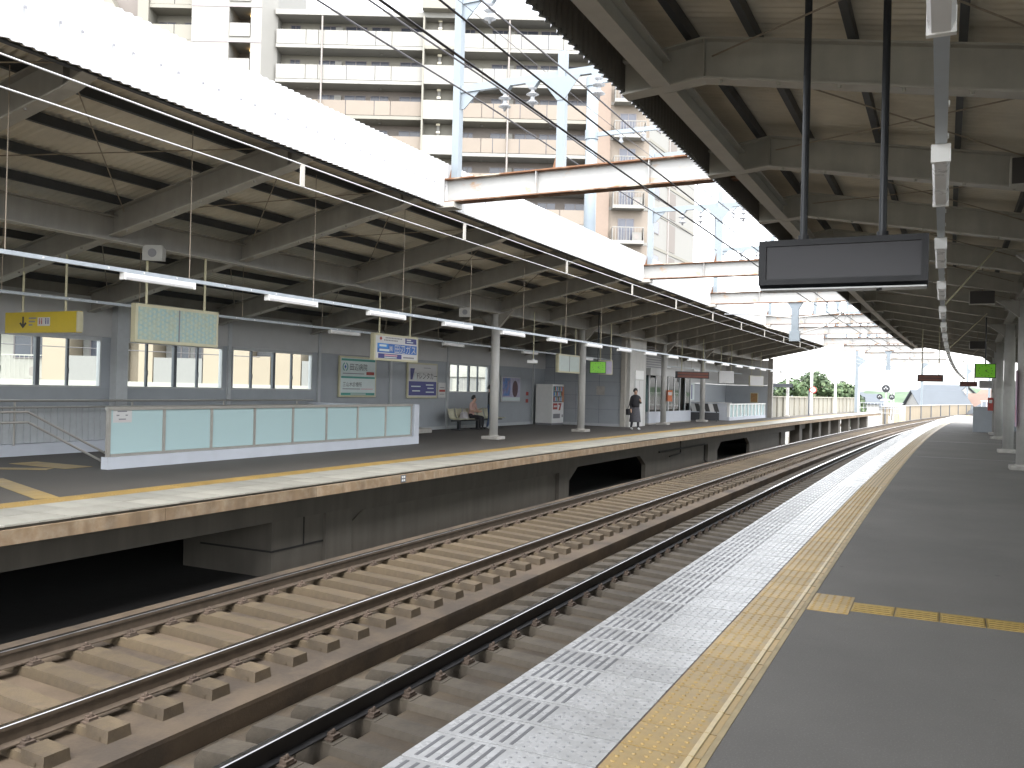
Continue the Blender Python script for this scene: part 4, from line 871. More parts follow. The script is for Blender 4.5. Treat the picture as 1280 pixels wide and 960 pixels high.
# people
def person(name, label, loc, rz, joints, mats_by, hair, extra=None, cat='person'):
    # joints: name -> (pos, radius, parent)
    t = thing(name, label, cat, loc, rz)
    names = list(joints); idx = {n: i for i, n in enumerate(names)}
    me = bpy.data.meshes.new('body'); me.from_pydata([joints[n][0] for n in names], [(idx[n], idx[joints[n][2]]) for n in names if joints[n][2]], [])
    o = bpy.data.objects.new('body', me); COL.objects.link(o)
    md = o.modifiers.new('skin', 'SKIN'); sk = me.skin_vertices[0].data
    for n in names: r = joints[n][1]; sk[idx[n]].radius = r if isinstance(r, tuple) else (r, r); sk[idx[n]].use_root = (n == 'pelvis')
    sb = o.modifiers.new('sub', 'SUBSURF'); sb.levels = 2
    bpy.context.view_layer.update(); dg = bpy.context.evaluated_depsgraph_get(); m2 = bpy.data.meshes.new_from_object(o.evaluated_get(dg)); bpy.data.objects.remove(o)
    used = []
    for v in mats_by.values():
        if v not in used: used.append(v)
    m2.materials.clear()
    for u in used: m2.materials.append(u)
    segs = [(Vector(joints[n][0]), Vector(joints[joints[n][2]][0]), n) for n in names if joints[n][2]]
    for p in m2.polygons:
        c = p.center; best = None
        for a, b_, n in segs:
            ab = b_-a; q = max(0, min(1, (c-a).dot(ab)/max(ab.length_squared, 1e-9))); d = (c-(a+ab*q)).length
            if best is None or d < best[0]: best = (d, n)
        p.material_index = used.index(mats_by[best[1]]); p.use_smooth = True
    bo = bpy.data.objects.new('body', m2); COL.objects.link(bo); bo.parent = t
    hc = Vector(joints['crown'][0]); hb = Vector(joints['chin'][0]); c = hc*.62+hb*.38
    b = MB(); 
    for i in range(7):
        ph = PI*.62*i/6
        for j in range(14): th = 2*PI*j/14; fr = 1.0 if math.sin(th) > -.35 or ph < .75 else .55; b.v.append((c.x+.098*math.sin(ph)*math.cos(th), c.y+.012+.112*math.sin(ph)*math.sin(th)*fr, c.z+.035+.125*math.cos(ph)*(1 if math.sin(th) > -.2 else .98)))
    for i in range(6):
        for j in range(14): q = i*14+j; e = i*14+(j+1) % 14; b.f.append([q, e, e+14, q+14]); b.m.append(0)
    b.obj('hair', hair, t, smooth=True)
    for s in (-1, 1): MB().lathe([(.003, -.008), (.011, 0), (.003, .008)], 8).obj('eye', M_ink, t, loc=(c.x+s*.033, c.y-.088, c.z-.005))
    return t
M_skin = mat('skin', (.50, .32, .24), .5, var=.04); M_dcloth = mat('dark_cloth', (.022, .022, .027), .8, var=.2); M_pinkc = mat('pink_cloth', (.52, .34, .30), .8, var=.1); M_greyc = mat('grey_cloth', (.42, .40, .42), .8, var=.1); M_denim = mat('denim', (.035, .06, .12), .8, var=.2); M_hair = mat('hair', (.012, .010, .010), .5, var=.1); M_shoe = mat('shoe_white', (.62, .62, .62), .5, var=.05); M_check = mat('dark_check', (.06, .06, .07), .8, var=.5, scale=40)
def standing(h=1.68, stride=.14, arm=0):
    k = h/1.68
    J = {'pelvis': ((0, 0, .92), (.135, .10), None), 'waist': ((0, 0, 1.06), (.125, .09), 'pelvis'), 'chest': ((0, 0, 1.27), (.15, .10), 'waist'), 'neckb': ((0, .01, 1.41), (.085, .07), 'chest'), 'neck': ((0, .0, 1.46), .05, 'neckb'), 'chin': ((0, -.015, 1.50), .065, 'neck'), 'face': ((0, -.012, 1.575), (.078, .092), 'chin'), 'crown': ((0, 0, 1.635), (.066, .078), 'face')}
    for s, nm in ((-1, 'l'), (1, 'r')):
        fy = -s*stride
        J['sh'+nm] = ((s*.17, 0, 1.37), .06, 'neckb')
        if arm and s > 0: J['el'+nm] = ((s*.23, -.02, 1.12), .045, 'sh'+nm); J['wr'+nm] = ((s*.12, -.26, 1.18), .033, 'el'+nm); J['ha'+nm] = ((s*.06, -.32, 1.24), .036, 'wr'+nm); J['fi'+nm] = ((s*.04, -.33, 1.30), .018, 'ha'+nm)
        else: J['el'+nm] = ((s*.23, .03-fy*.2, 1.10), .045, 'sh'+nm); J['wr'+nm] = ((s*.24, -.02-fy*.6, .87), .032, 'el'+nm); J['ha'+nm] = ((s*.24, -.04-fy*.65, .79), .036, 'wr'+nm); J['fi'+nm] = ((s*.235, -.05-fy*.65, .71), .018, 'ha'+nm)
        J['hip'+nm] = ((s*.09, 0, .86), .10, 'pelvis'); J['kn'+nm] = ((s*.10, fy*.5-.03, .47), .066, 'hip'+nm); J['an'+nm] = ((s*.10, fy+.03, .09), .045, 'kn'+nm); J['to'+nm] = ((s*.11, fy-.12, .045), .04, 'an'+nm)
    return {n: ((p[0]*k, p[1]*k, p[2]*k), r, q) for n, (p, r, q) in J.items()}
def mm(top, low, shoe, skin=M_skin, sleeve=None):
    d = {}
    for n in ('waist', 'chest', 'neckb', 'shl', 'shr', 'ell', 'elr'): d[n] = top
    for n in ('wrl', 'wrr'): d[n] = sleeve or top
    for n in ('hal', 'har', 'fil', 'fir', 'neck', 'chin', 'face', 'crown'): d[n] = skin
    for n in ('pelvis', 'hipl', 'hipr', 'knl', 'knr', 'anl', 'anr'): d[n] = low
    d['tol'] = d['tor'] = shoe; return d
pw = person('person', 'person in dark clothes walking past the lift with a phone raised', cp(-11.6, 34.4, 0), .75, standing(1.68, .13, 1), mm(M_dcloth, M_check, M_shoe), M_hair)
MB().box(.02, -.36, 1.23, .09, -.345, 1.36).obj('phone', M_black, pw) if False else None
MB().lathe([(.10, 1.06), (.155, 1.0), (.185, .85), (.215, .60), (.24, .36), (.235, .34), (.205, .36)], 20, (0, 0, 0)).obj('skirt', M_check, pw, smooth=True); MB().lathe([(.07, 1.47), (.115, 1.44), (.185, 1.36), (.19, 1.20), (.175, 1.02), (.17, .95), (.15, .96)], 20).obj('jacket', M_dcloth, pw, smooth=True)
bg_ = thing('shoulder_bag', 'dark shoulder bag carried by the walking person', 'bag', cp(-11.6, 34.4, 0), .75); MB().box(-.36, -.10, .62, -.24, .16, .88).obj('pouch', M_dcloth, bg_, bevel=.03); MB().tube([(-.28, -.08, .87), (-.2, -.08, 1.2), (-.12, .0, 1.43), (-.18, .08, 1.2), (-.28, .13, .87)], .012, 6).obj('strap', M_dcloth, bg_)
J = {'pelvis': ((0, .05, .50), (.15, .12), None), 'waist': ((0, .06, .66), (.13, .10), 'pelvis'), 'chest': ((0, .03, .87), (.15, .10), 'waist'), 'neckb': ((0, .0, 1.0), (.085, .07), 'chest'), 'neck': ((0, -.03, 1.05), .05, 'neckb'), 'chin': ((0, -.06, 1.08), .065, 'neck'), 'face': ((0, -.06, 1.155), (.078, .092), 'chin'), 'crown': ((0, -.04, 1.215), (.066, .078), 'face')}
for s, nm in ((-1, 'l'), (1, 'r')):
    J['sh'+nm] = ((s*.17, .0, .96), .06, 'neckb'); J['el'+nm] = ((s*.22, -.05, .73), .045, 'sh'+nm); J['wr'+nm] = ((s*.10, -.26, .68), .033, 'el'+nm); J['ha'+nm] = ((s*.04, -.33, .69), .036, 'wr'+nm); J['fi'+nm] = ((s*.01, -.38, .71), .018, 'ha'+nm)
    J['hip'+nm] = ((s*.09, .0, .47), .10, 'pelvis'); J['kn'+nm] = ((s*.11, -.40, .47), .068, 'hip'+nm); J['an'+nm] = ((s*.10, -.38, .09), .045, 'kn'+nm); J['to'+nm] = ((s*.11, -.52, .045), .04, 'an'+nm)
person('person', 'person in pinkish top and black trousers sitting on the bench', cp(-16.2, 29.12, 0), RT, J, mm(M_pinkc, M_dcloth, M_ink, sleeve=M_skin), M_hair)
person('person', 'person in dark top, jeans and white shoes half hidden by the first column', cp(-15.8, 29.72, 0), RT+.5, standing(1.66, .06), mm(M_dcloth, M_denim, M_shoe), M_hair)
t = thing('handbag', 'grey and white bag lying on the bench beside the seated person', 'bag', cp(-16.25, 28.55, .41), RT); MB().hexa([(-.2, -.12, 0), (.2, -.12, 0), (.2, .12, 0), (-.2, .12, 0), (-.13, -.06, .26), (.13, -.06, .26), (.13, .06, .26), (-.13, .06, .26)]).obj('pouch', M_greyc, t, bevel=.02); MB().tube([(-.1, 0, .25), (-.06, 0, .38), (.06, 0, .38), (.1, 0, .25)], .01, 6).obj('handle', M_greyc, t)

# ------------------------------------------------------------------ overhead line portals
def portal(label, y, sc=1.0):
    t = thing('overhead_portal', label, 'portal', cp(-5.6, y, 5.0), head(y), 'overhead line portals spanning the gap between the canopies')
    d = .44; x0, x1 = -2.72, 2.75
    MB().box(x0, -.13, -.0, x1, .13, .022).obj('bottom_flange', M_beamrust, t); MB().box(x0, -.013, .022, x1, .013, d-.022).obj('web', M_beam, t); MB().box(x0, -.13, d-.022, x1, .13, d).obj('top_flange', M_beamrust, t)
    for x in (x0, -.85, 1.2): MB().box(x, -.125, .022, x+.012, .125, d-.022).obj('stiffener', M_beam, t)
    MB().box(x0-.15, -.16, -.10, x0+.25, .16, -.001).obj('bearing', M_flange, t)
    for x, top in ((-2.52, 3.9), (-.42, 2.48)):
        MB().box(x-.07, -.07, d, x+.07, .07, top).obj('post', M_lblue2, t); MB().prism([(x-.16, d), (x-.07, d), (x-.07, d+.34)], 'y', -.01, .01).obj('gusset', M_beamrust, t)
    for (z, xa, xb) in ((2.02, -2.45, 2.7), (3.66, -2.45, -.7)):
        MB().box(xa, -.04, z, xb, .04, z+.13).obj('crossarm', M_lblue2, t); MB().prism([(xa, z-.30), (xa+.06, z-.30), (xa+.38, z-.001), (xa, z-.001)], 'y', -.012, .012).obj('gusset', M_lblue2, t)
    MB().prism([(-.49, 1.62), (-.35, 1.62), (-.05, 2.019), (-.80, 2.019)], 'y', -.082, -.071).obj('gusset', M_lblue2, t)
    for x, zz in ((-1.55, 2.02), (-1.0, 2.02), (.25, 2.02), (1.6, 2.02), (-1.9, 3.66)):
        i_ = MB().lathe([(.02, .0), (.075, -.10), (.03, -.12), (.03, -.16), (.115, -.21), (.035, -.23), (.035, -.30), (.115, -.36), (.035, -.38), (.02, -.44)], 14, (x, 0, zz)).obj('insulator', M_porc, t, smooth=True)
        MB().prism([(x-.13, zz), (x+.13, zz), (x+.05, zz-.10), (x-.05, zz-.10)], 'y', -.05, .05).obj('bracket', M_lblue2, t)
    return t
PY = [13.9, 25.4, 33.2, 43.4, 50.7, 60.5, 69.1, 80, 93]
p0 = portal('nearest rusty white portal beam with blue-grey posts and insulators above', PY[0])
for k, y in enumerate(PY[1:]): dup(p0, cp(-5.6, y, 5.0), head(y), f'{ORD[k+1]} nearest pale portal beam across the tracks between the canopies')
# drop bracket with cantilever arms on the third beam, another past the canopies
def drop(label, off, y):
    t = thing('drop_bracket', label, 'bracket', cp(off, y, 3.6), head(y))
    MB().prism([(-.28, 1.40), (.28, 1.40), (.12, 1.12), (.12, 0), (-.12, 0), (-.12, 1.12)], 'y', -.09, .09).obj('mast', M_lblue2, t); MB().box(-.18, -.12, -.02, .18, .12, .35).obj('box', M_lblue2, t)
    for s in (-1, 1): MB().tube([(s*.12, 0, .85), (s*1.7, 0, 1.0)], .03, 8).obj('arm', M_steelless, t); MB().tube([(s*.12, 0, .25), (s*1.0, 0, .5), (s*1.6, 0, .95)], .022, 8).obj('stay', M_steelless, t)
    MB().tube([(-1.7, 0, 1.0), (-2.6, 0, 1.02)], .02, 8).obj('arm_tip', M_porc, t); return t
drop('pale blue drop bracket with side arms under the third portal beam', -5.15, 33.2); drop('distant blue drop bracket under the portal beam past the canopies', -5.2, 69.1)
# tall mast rising above the second column
t = thing('overhead_mast', 'tall thick pale blue steel mast rising above the far canopy', 'mast', cp(-12.6, 31.5, 4.86)); x = 0
MB().lathe([(.24, 0), (.22, 8.9)], 18).obj('shaft', M_lblue2, t, smooth=True)
for z in (6.55, 8.6): MB().box(-.1, -.05, z, 2.6, .05, z+.16).obj('crossarm', M_lblue2, t); MB().lathe([(.26, z-.1), (.26, z+.25)], 18).obj('collar', M_lblue2, t)
for z, xx in ((6.55, 1.2), (6.55, 2.1), (8.6, 1.9)): MB().lathe([(.03, 0), (.1, -.12), (.04, -.15), (.1, -.3), (.03, -.36)], 12, (xx, 0, z)).obj('insulator', M_porc, t, smooth=True)
def mast(label, off, y, h_, z0=-1.0, rz=0):
    t = thing('overhead_mast', label, 'mast', cp(off, y, z0), rz+head(y)); MB().box(-.14, -.14, 0, .14, .14, h_).obj('shaft', M_lblue2, t); MB().prism([(.141, h_-1.0), (.9, h_-1.45), (.141, h_-2.1)], 'y', -.08, .08).obj('bracket', M_lblue2, t); MB().tube([(-.6, 0, h_-1.2), (3.2, 0, h_-1.2)], .04, 8).obj('arm', M_lblue2, t); MB().tube([(.14, 0, h_-2.6), (2.2, 0, h_-1.4)], .025, 8).obj('stay', M_lblue2, t); return t
mast('pale mast with side arm standing at the end of the far platform', -10.7, 92, 7.6); mast('distant pale mast left of the grey roofed house', -10.4, 140, 9.0); mast('distant pale mast right of the hanging departure board', -1.2, 132, 8.6); mast('farthest pale mast seen past the near platform end', -10.4, 190, 9.5)
# wires
def wire(name, label, off, z, r, m, y0=-10, y1=200, sag=0.0, cat='wire'):
    t = thing(name, label, cat, cp(off, 13.9, z)); MB().tube([cp(off, y, z-sag*math.sin(PI*((y-13.9) % 11.5)/11.5)) for y in yr(y0, y1, 2.9)], r, 6).obj('strand', m, t, world=True); return t
w1 = wire('contact_wire', 'dark contact wire over the near track crossing before the first beam', -3.53, 4.27, .011, M_wire)
w2_ = wire('messenger_wire', 'dark messenger wire just above the near contact wire', -3.53, 4.61, .010, M_wire, sag=.02)
w3_ = wire('contact_wire', 'bright lower contact wire before the far canopy edge', -7.09, 4.02, .008, M_wirel)
w4_ = wire('messenger_wire', 'bright upper messenger wire before the far canopy edge', -7.09, 4.30, .009, M_wirel, sag=.01)
for k, (off, z, lab) in enumerate(((-7.15, 6.50, 'left feeder wire hung from the portal insulators'), (-6.60, 6.54, 'second feeder wire from left hung from the portal insulators'), (-5.34, 6.58, 'third feeder wire hung from the portal insulators'), (-4.0, 6.60, 'right feeder wire close to the near canopy'), (-7.5, 8.2, 'highest thin wire on the portal posts'))): wire('feeder_wire', lab, off, z, .014 if k < 4 else .006, M_wire, sag=.06)
for y in (8.43, 12.47, 16.77, 20.93, 24.78, 29, 33.2, 37.4, 41.6, 45.8, 50): MB().cbox(-7.10, y-.035, 4.02, -7.08, y+.035, 4.30).obj('hanger', M_flange, w4_, world=True)
for y in (14.8, 19.5, 24.2, 29, 34, 39): MB().tube([cp(-3.53, y, 4.27), cp(-3.53, y, 4.6)], .006, 5).obj('hanger', M_wire, w2_, world=True)

# ------------------------------------------------------------------ apartment building
YAW = CAM_YAW
def bworld(a, dpt, z): return (a*math.cos(YAW)-dpt*math.sin(YAW), a*math.sin(YAW)+dpt*math.cos(YAW), z)
A_cream = mat('apt_cream', (.21, .20, .17), .75, var=.05, scale=.6); A_white = mat('apt_white', (.235, .23, .213), .7, var=.04, scale=.6); A_beige = mat('apt_beige', (.195, .165, .135), .75, var=.06, scale=.6); A_mauve = mat('apt_mauve', (.17, .15, .135), .75, var=.06, scale=.6); A_glass = mat('apt_glass', (.06, .065, .085), .2, var=.2, scale=.8); A_frame = mat('apt_frame', (.16, .14, .14), .5, var=0); A_pipe = mat('apt_pipe', (.24, .215, .20), .5, var=.05); A_brown = mat('apt_brown', (.19, .145, .115), .75, var=.05)
apt = thing('apartment_building', 'large cream and beige apartment block with rows of balconies behind the station', 'building', bworld(0, 73, -7), YAW)
ZG = 7.0
def ab(x0, y0, z0, x1, y1, z1, name, m, par=None): return MB().box(x0, y0, z0+ZG, x1, y1, z1+ZG).obj(name, m, par or apt)
NF = 10
def zf(k): return 30.05-2.93*k
# body and roof slab
ab(-20.5, 1.75, -7, 6.3, 14, 33.3, 'body', A_cream); ab(-20.6, -.1, 32.55, 6.4, 14.1, 33.0, 'roof_slab', A_white); ab(-8.2, -.9, 33.01, -5.3, 8, 34.2, 'roof_tower', A_cream)
wmesh = {}
def window(x0, x1, z0, z1, y, par=None):
    key = (round(x1-x0, 2), round(z1-z0, 2))
    if key not in wmesh:
        w_, h_ = key; b = MB(); b.box(0, -.04, 0, w_, .0, .06); b.box(0, -.04, h_-.06, w_, 0, h_); b.box(0, -.04, .06, .06, 0, h_-.06); b.box(w_-.06, -.04, .06, w_, 0, h_-.06); b.box(w_/2-.03, -.04, .06, w_/2+.03, 0, h_-.06)
        wmesh[key] = (b.mesh('window', [A_frame]), MB().box(.061, -.02, .061, w_-.061, -.005, h_-.061).mesh('pane', [A_glass]))
    a, p = wmesh[key]; o = shared('window', a, par or apt, (x0, y, z0+ZG)); shared('pane', p, o, (0, 0, 0)); return o
pmesh = {}
def pnl(x0, x1, z0, z1, y, m):
    key = (round(x1-x0, 2), round(z1-z0, 2), m.name)
    if key not in pmesh: pmesh[key] = MB().box(.03, -.06, 0, key[0]-.03, .06, key[1]).mesh('balcony_panel', [m])
    return shared('balcony_panel', pmesh[key], apt, (x0, y, z0+ZG))
for k in range(NF):
    z = zf(k); top = k < 2; pm = A_white if top else A_beige; bw = A_cream if top else A_mauve
    for (xa, xb, nP) in ((-20.5, -8.05, 6), (-5.45, 6.2, 6)):
        ab(xa, -.12, z-.28, xb, 1.7, z, 'balcony_slab', A_white if k != 2 else A_cream); ab(xa, 1.70, z, xb, 1.745, z+2.64, 'back_wall', bw)
        wds = [2.4, 1.0, 2.3, 2.3, 1.3, 2.6]; tot = sum(wds); x = xa
        for i in range(nP):
            w_ = wds[(i+k*0) % 6]*(xb-xa)/tot; pnl(x, x+w_, z+.06, z+1.26, 0, pm); x += w_
        for (u, wv) in ((.06, .9), (.26, 1.9), (.44, 1.9), (.62, 1.6), (.82, 1.9)): xs = xa+(xb-xa)*u; window(xs, xs+wv, z+.15, z+2.30-.02*k, 1.69)
        xs = xa+(xb-xa)*.375; ab(xs, 1.5, z+1.6, xs+.6, 1.69, z+2.15, 'vent_grille', A_white)
        for u in (.2, .7): MB().lathe([(.14, -.06), (.14, 0)], 10, (xa+(xb-xa)*u, .9, z+2.60+ZG)).obj('ceiling_lamp', A_white, apt)
    # stair bay
    ab(-8.05, -.55, z-.30, -5.46, .9, z-.02, 'stair_slab', A_white if k else A_cream); ab(-8.0, -.55, z-.018, -5.5, -.42, z+1.28, 'stair_balcony', A_white); ab(-8.0, .9, z-.02, -5.5, .95, z+2.62, 'stair_wall', A_cream); ab(-6.9, .60, z-.02, -6.66, .89, z+2.62, 'stair_pier', A_white)
    for zz in (1.75, 2.4): ab(-6.95, .48, z+zz, -6.62, .59, z+zz+.17, 'stair_lamp', mat('lamp_warm', (.8, .75, .6), .4, var=0))
ab(-8.12, -.60, -7, -7.98, 1.72, 32.5, 'rib', A_cream); ab(-5.52, -.2, -7, -5.42, 1.72, 32.5, 'rib', A_cream)
for a in (-16.6, -.9): MB().tube([(a, -.25, 0), (a, -.25, 39.4)], .075, 8).obj('drain_pipe', A_pipe, apt)
# left part: side block with small balconies, then a recessed balcony column and a stair with a sloping wall
ab(-27.2, -1.2, 24.6, -24.1, 10, 40, 'block_wall', A_white); ab(-22.3, -1.2, 24.6, -21.4, 10, 40, 'block_wall', A_white); ab(-27.2, -1.2, -7, -24.1, 10, 24.55, 'block_wall', A_beige); ab(-22.3, -1.2, -7, -21.4, 10, 24.55, 'block_wall', A_beige)
MB().prism([(-21.4, -1.2), (-20.5, 0.4), (-20.5, 10), (-21.4, 10)], 'z', 24.6+ZG, 40+ZG).obj('chamfer_wall', A_white, apt); MB().prism([(-21.4, -1.2), (-20.5, 0.4), (-20.5, 10), (-21.4, 10)], 'z', 0, 24.55+ZG).obj('chamfer_wall', A_beige, apt)
for k in range(-2, 8):
    z = zf(k)+.1
    ab(-24.1, -1.15, z-.35, -22.3, 1.6, z+.0, 'balcony_slab', A_white); ab(-24.05, -1.25, z, -22.35, -1.12, z+1.1, 'balcony_panel', A_white if k < 2 else A_beige); ab(-24.1, 1.6, z, -22.3, 1.7, z+2.6, 'back_wall', A_mauve)
    MB().lathe([(.13, -.1), (.13, 0)], 8, (-22.75, .6, z+2.5+ZG)).obj('ceiling_lamp', mat('lamp_amber', (.9, .55, .2), .4, var=0, emit=(1, .6, .2), estr=1.5), apt)
    if k > -2: ab(-27.21, -1.23, z-.5, -21.4, -1.201, z-.3, 'band', mat('apt_band', (.23, .205, .21), .7, var=0))
for k in range(-1, 7):
    z = zf(k); ab(-31.0, -.5, z-.3, -27.21, 1.2, z, 'balcony_slab', A_cream); ab(-30.95, -.5, z+.02, -28.95, -.4, z+1.25, 'balcony_panel', A_cream); ab(-28.88, -.5, z+.02, -27.25, -.4, z+1.25, 'balcony_panel', A_cream); ab(-31, 1.2, z, -27.21, 1.3, z+2.62, 'back_wall', A_cream); window(-30.9, -29.4, z+.2, z+2.1, 1.19); window(-28.7, -27.4, z+.2, z+2.1, 1.19)
ab(-31.9, -.7, -7, -31.0, 10, 40, 'pier', A_cream); ab(-36, 1.0, -7, -31.9, 10, 40, 'stair_wall', A_mauve)
MB().prism([(-36, 34+ZG), (-34.6, 34+ZG), (-33.0, 31.2+ZG), (-32.0, 27.0+ZG), (-31.91, 20+ZG), (-32.9, 20+ZG), (-33.4, 27+ZG), (-34.2, 30+ZG), (-36, 32+ZG)], 'y', -.6, .9).obj('sloping_wall', A_cream, apt)
ab(-36.5, -.5, 30.2, -33.6, 1.0, 32.0, 'stair_landing', A_white)
# brown column and right wing
ab(6.3, -.6, -7, 7.7, 14, 33.2, 'column_wall', A_brown)
ab(7.7, -.2, -7, 11.0, 12, 33.2, 'wing_wall', A_beige)
S0, S1 = Vector((11.0, -.2)), Vector((17.2, 11.0)); dS = S1-S0
def side(u0, u1, z0, z1, out, name, m):
    nrm = Vector((dS.y, -dS.x)).normalized(); a = S0+dS*u0+nrm*0; b_ = S0+dS*u1; q = nrm*out
    return MB().prism([tuple(a+q), tuple(b_+q), tuple(b_-nrm*.3), tuple(a-nrm*.3)], 'z', z0+ZG, z1+ZG).obj(name, m, apt)
side(0, 1, -7, 33.0, 0.0, 'side_wall', A_white)
for k in range(9):
    z = zf(k)-1.35
    ab(7.7, -.24, z-.25, 11.02, -.199, z, 'band', A_white); side(0, 1, z-.25, z, .05, 'band', A_cream)
    for (u0, u1) in ((.10, .22),): s_ = side(u0, u1, z+1.1, z+2.2, .04, 'window', A_frame); side(u0+.015, u1-.015, z+1.17, z+2.13, .055, 'pane', A_glass)
    side(.42, .56, z+.1, z+2.5, .03, 'shaft_recess', A_mauve); side(.39, .41, z-.25, z+2.7, .09, 'pipe_run', A_pipe) if k < 8 else None
    # balcony with railing, window and air conditioner
    ab(7.95, -1.25, z-.28, 10.6, -.245, z, 'balcony_slab', A_white)
    for i in range(12): ab(8.0+.232*i, -1.22, z, 8.03+.232*i, -1.19, z+1.05, 'baluster', A_white)
    ab(7.97, -1.24, z+1.051, 10.58, -1.17, z+1.11, 'handrail', A_white); ab(7.97, -1.16, z, 8.0, -.26, z+1.1, 'side_rail', A_white); ab(10.55, -1.16, z, 10.58, -.26, z+1.1, 'side_rail', A_white)
    window(8.5, 9.9, z+.1, z+2.0, -.2); ac = ab(9.7, -.95, z+.02, 10.45, -.55, z+.72, 'air_conditioner', A_white)
    MB().lathe([(.24, 0), (.24, .012)], 14).obj('fan_grille', A_pipe, ac, loc=(10.0, -.951, z+.37+ZG)).rotation_euler = (PI/2, 0, 0)
# ------------------------------------------------------------------ lower buildings seen through the windows
low = thing('apartment_building', 'lower beige building with balconies seen through the platform windows', 'building', bworld(-15, 37, -7), YAW)
L_beige = mat('low_beige', (.26, .215, .16), .75, var=.04, scale=.5); L_grey = mat('low_grey', (.195, .19, .18), .75, var=.04); L_white = mat('low_white', (.30, .29, .26), .7, var=.03)
def lb(x0, y0, z0, x1, y1, z1, name, m): return MB().box(x0+15, y0, z0+ZG, x1+15, y1, z1+ZG).obj(name, m, low)
lb(-30, 1.5, -7, -4.8, 12, 6.5, 'body', L_beige)
for z in (-1.45, 1.25, 4.05): lb(-30, -.1, z, -5, 1.49, z+.25, 'band', L_white)
for (xa, xb, kind) in ((-23, -20.05, 'ac'), (-20.0, -18.95, 'wall'), (-18.9, -16.9, 'bal'), (-15.9, -15.3, 'wall'), (-15.25, -13.2, 'bal'), (-13.15, -11.2, 'wall'), (-11.15, -10.3, 'gap'), (-10.25, -9.0, 'wall'), (-8.95, -6.2, 'bal')):
    for z in (-1.2, 1.5):
        if kind == 'wall': lb(xa, 0, z, xb, 1.48, z+2.54, 'wall', L_beige)
        if kind == 'bal':
            lb(xa, .0, z, xb, .1, z+1.05, 'balcony_panel', L_grey); lb(xa, 1.3, z, xb, 1.45, z+2.54, 'back_wall', L_grey)
            for u in (.15, .6): w_ = window(0, .75, 0, 1.1, 0, low); w_.location = (xa+(xb-xa)*u+15, 1.29, z+1.0+ZG)
        if kind == 'ac':
            lb(xa, 1.2, z, xb, 1.45, z+2.54, 'wall', L_white)
            for i in range(14): lb(xa+.2*i, .05, z, xa+.02+.2*i, .07, z+1.0, 'baluster', L_white)
            lb(xa, .03, z+1.0, xb, .09, z+1.05, 'handrail', L_white); w_ = window(0, 1.6, 0, 1.1, 0, low); w_.location = (-21.9+15, 1.19, z+.9+ZG); c_ = lb(-20.9, .4, z+.05, -20.2, .75, z+.62, 'air_conditioner', L_white)
            MB().lathe([(.2, 0), (.2, .012)], 14).obj('fan_grille', A_pipe, c_, loc=(-20.6+15, .399, z+.34+ZG)).rotation_euler = (PI/2, 0, 0)
        if kind == 'gap': lb(xa, .0, z, xb, .1, z+1.2, 'balcony_panel', L_beige); lb(xa, 1.0, z+1.2, xb, 1.45, z+2.54, 'opening', mat('low_dark', (.09, .09, .1), .6, var=.1))
for (y, z) in ((-6, 3.35), (-6, 2.75)):
    t = thing('power_line', f'thin {"upper" if z > 3 else "lower"} cable seen through the middle platform windows', 'cable', bworld(-20, 31, z)); MB().tube([bworld(-30, 31, z+.6), bworld(-18, 31, z), bworld(-9, 31, z-.25)], .015, 5).obj('strand', M_wire, t) .location = tuple(-t.location)
ann = thing('annex_building', 'pale ribbed annex building seen through the window behind the bench', 'building', bworld(-3, 60, -7), YAW)
MB().box(-3.2, 0, 0, 4.0, 5, 10.2).obj('body', L_white, ann)
for i in range(18): MB().box(-3.1+.4*i, -.03, .1, -2.75+.4*i, -.001, 9.2).obj('siding_panel', L_grey if i % 5 else L_white, ann)
for z in (8.0, 9.3): MB().box(-3.2, -.12, z, 4.0, -.031, z+.35).obj('band', L_white, ann)

# ------------------------------------------------------------------ beyond the platforms
nw = thing('noise_wall', 'pale panelled wall along the open end of the far platform', 'wall', cp(-12.0, 80, 0))
M_nw = mat('noise_wall', (.30, .285, .24), .7, var=.06, streak=.15)
for i in range(19): MB().cbox(-12.1, 62.3+2*i+.015, 0, -12.0, 62.3+2*i+1.985, 1.42).obj('wall_panel', M_nw, nw, world=True)
for i in range(20): MB().cbox(-11.99, 62.27+2*i, 0, -11.9, 62.33+2*i, 1.42).obj('rib', M_nw, nw, world=True)
MB().sweep([(-12.14, 1.421), (-11.9, 1.421), (-11.9, 1.50), (-12.14, 1.50)], yr(62.3, 100.3, 3)).obj('coping', mat('coping', (.42, .40, .33), .8, var=.1), nw, world=True)
for k, y in enumerate((66.0, 75.0, 86.0, 99.0)):
    t = thing('platform_lamp', f'{ORD[k]} slim white lamp post from the left on the open far platform', 'lamp post', cp(-11.6, y, 0 if y < 96 else -.2), head(y)); h_ = 4.0
    MB().box(-.09, -.09, 0, .09, .09, h_).obj('post', M_white, t); MB().box(-.15, -.15, 0, .15, .15, .12).obj('base', M_foot, t); MB().box(-.05, -.1, h_, .75, .1, h_+.09).obj('lamp_head', M_alu, t); MB().box(.15, -.08, h_-.02, .7, .08, h_-.001).obj('diffuser', M_white, t)
t = thing('round_sign', 'red and white round sign on a dark post at the open far platform', 'sign', cp(-11.3, 72.5, 0)); MB().box(-.06, -.06, 0, .06, .06, 2.0).obj('post', M_aludark, t); MB().lathe([(.28, 0), (.28, .03)], 20).obj('disc', M_red, t, loc=(.3, -.07, 2.05)).rotation_euler = (PI/2, 0, 0); MB().lathe([(.2, 0), (.2, .034)], 20).obj('disc_centre', M_signw, t, loc=(.3, -.069, 2.05)).rotation_euler = (PI/2, 0, 0)
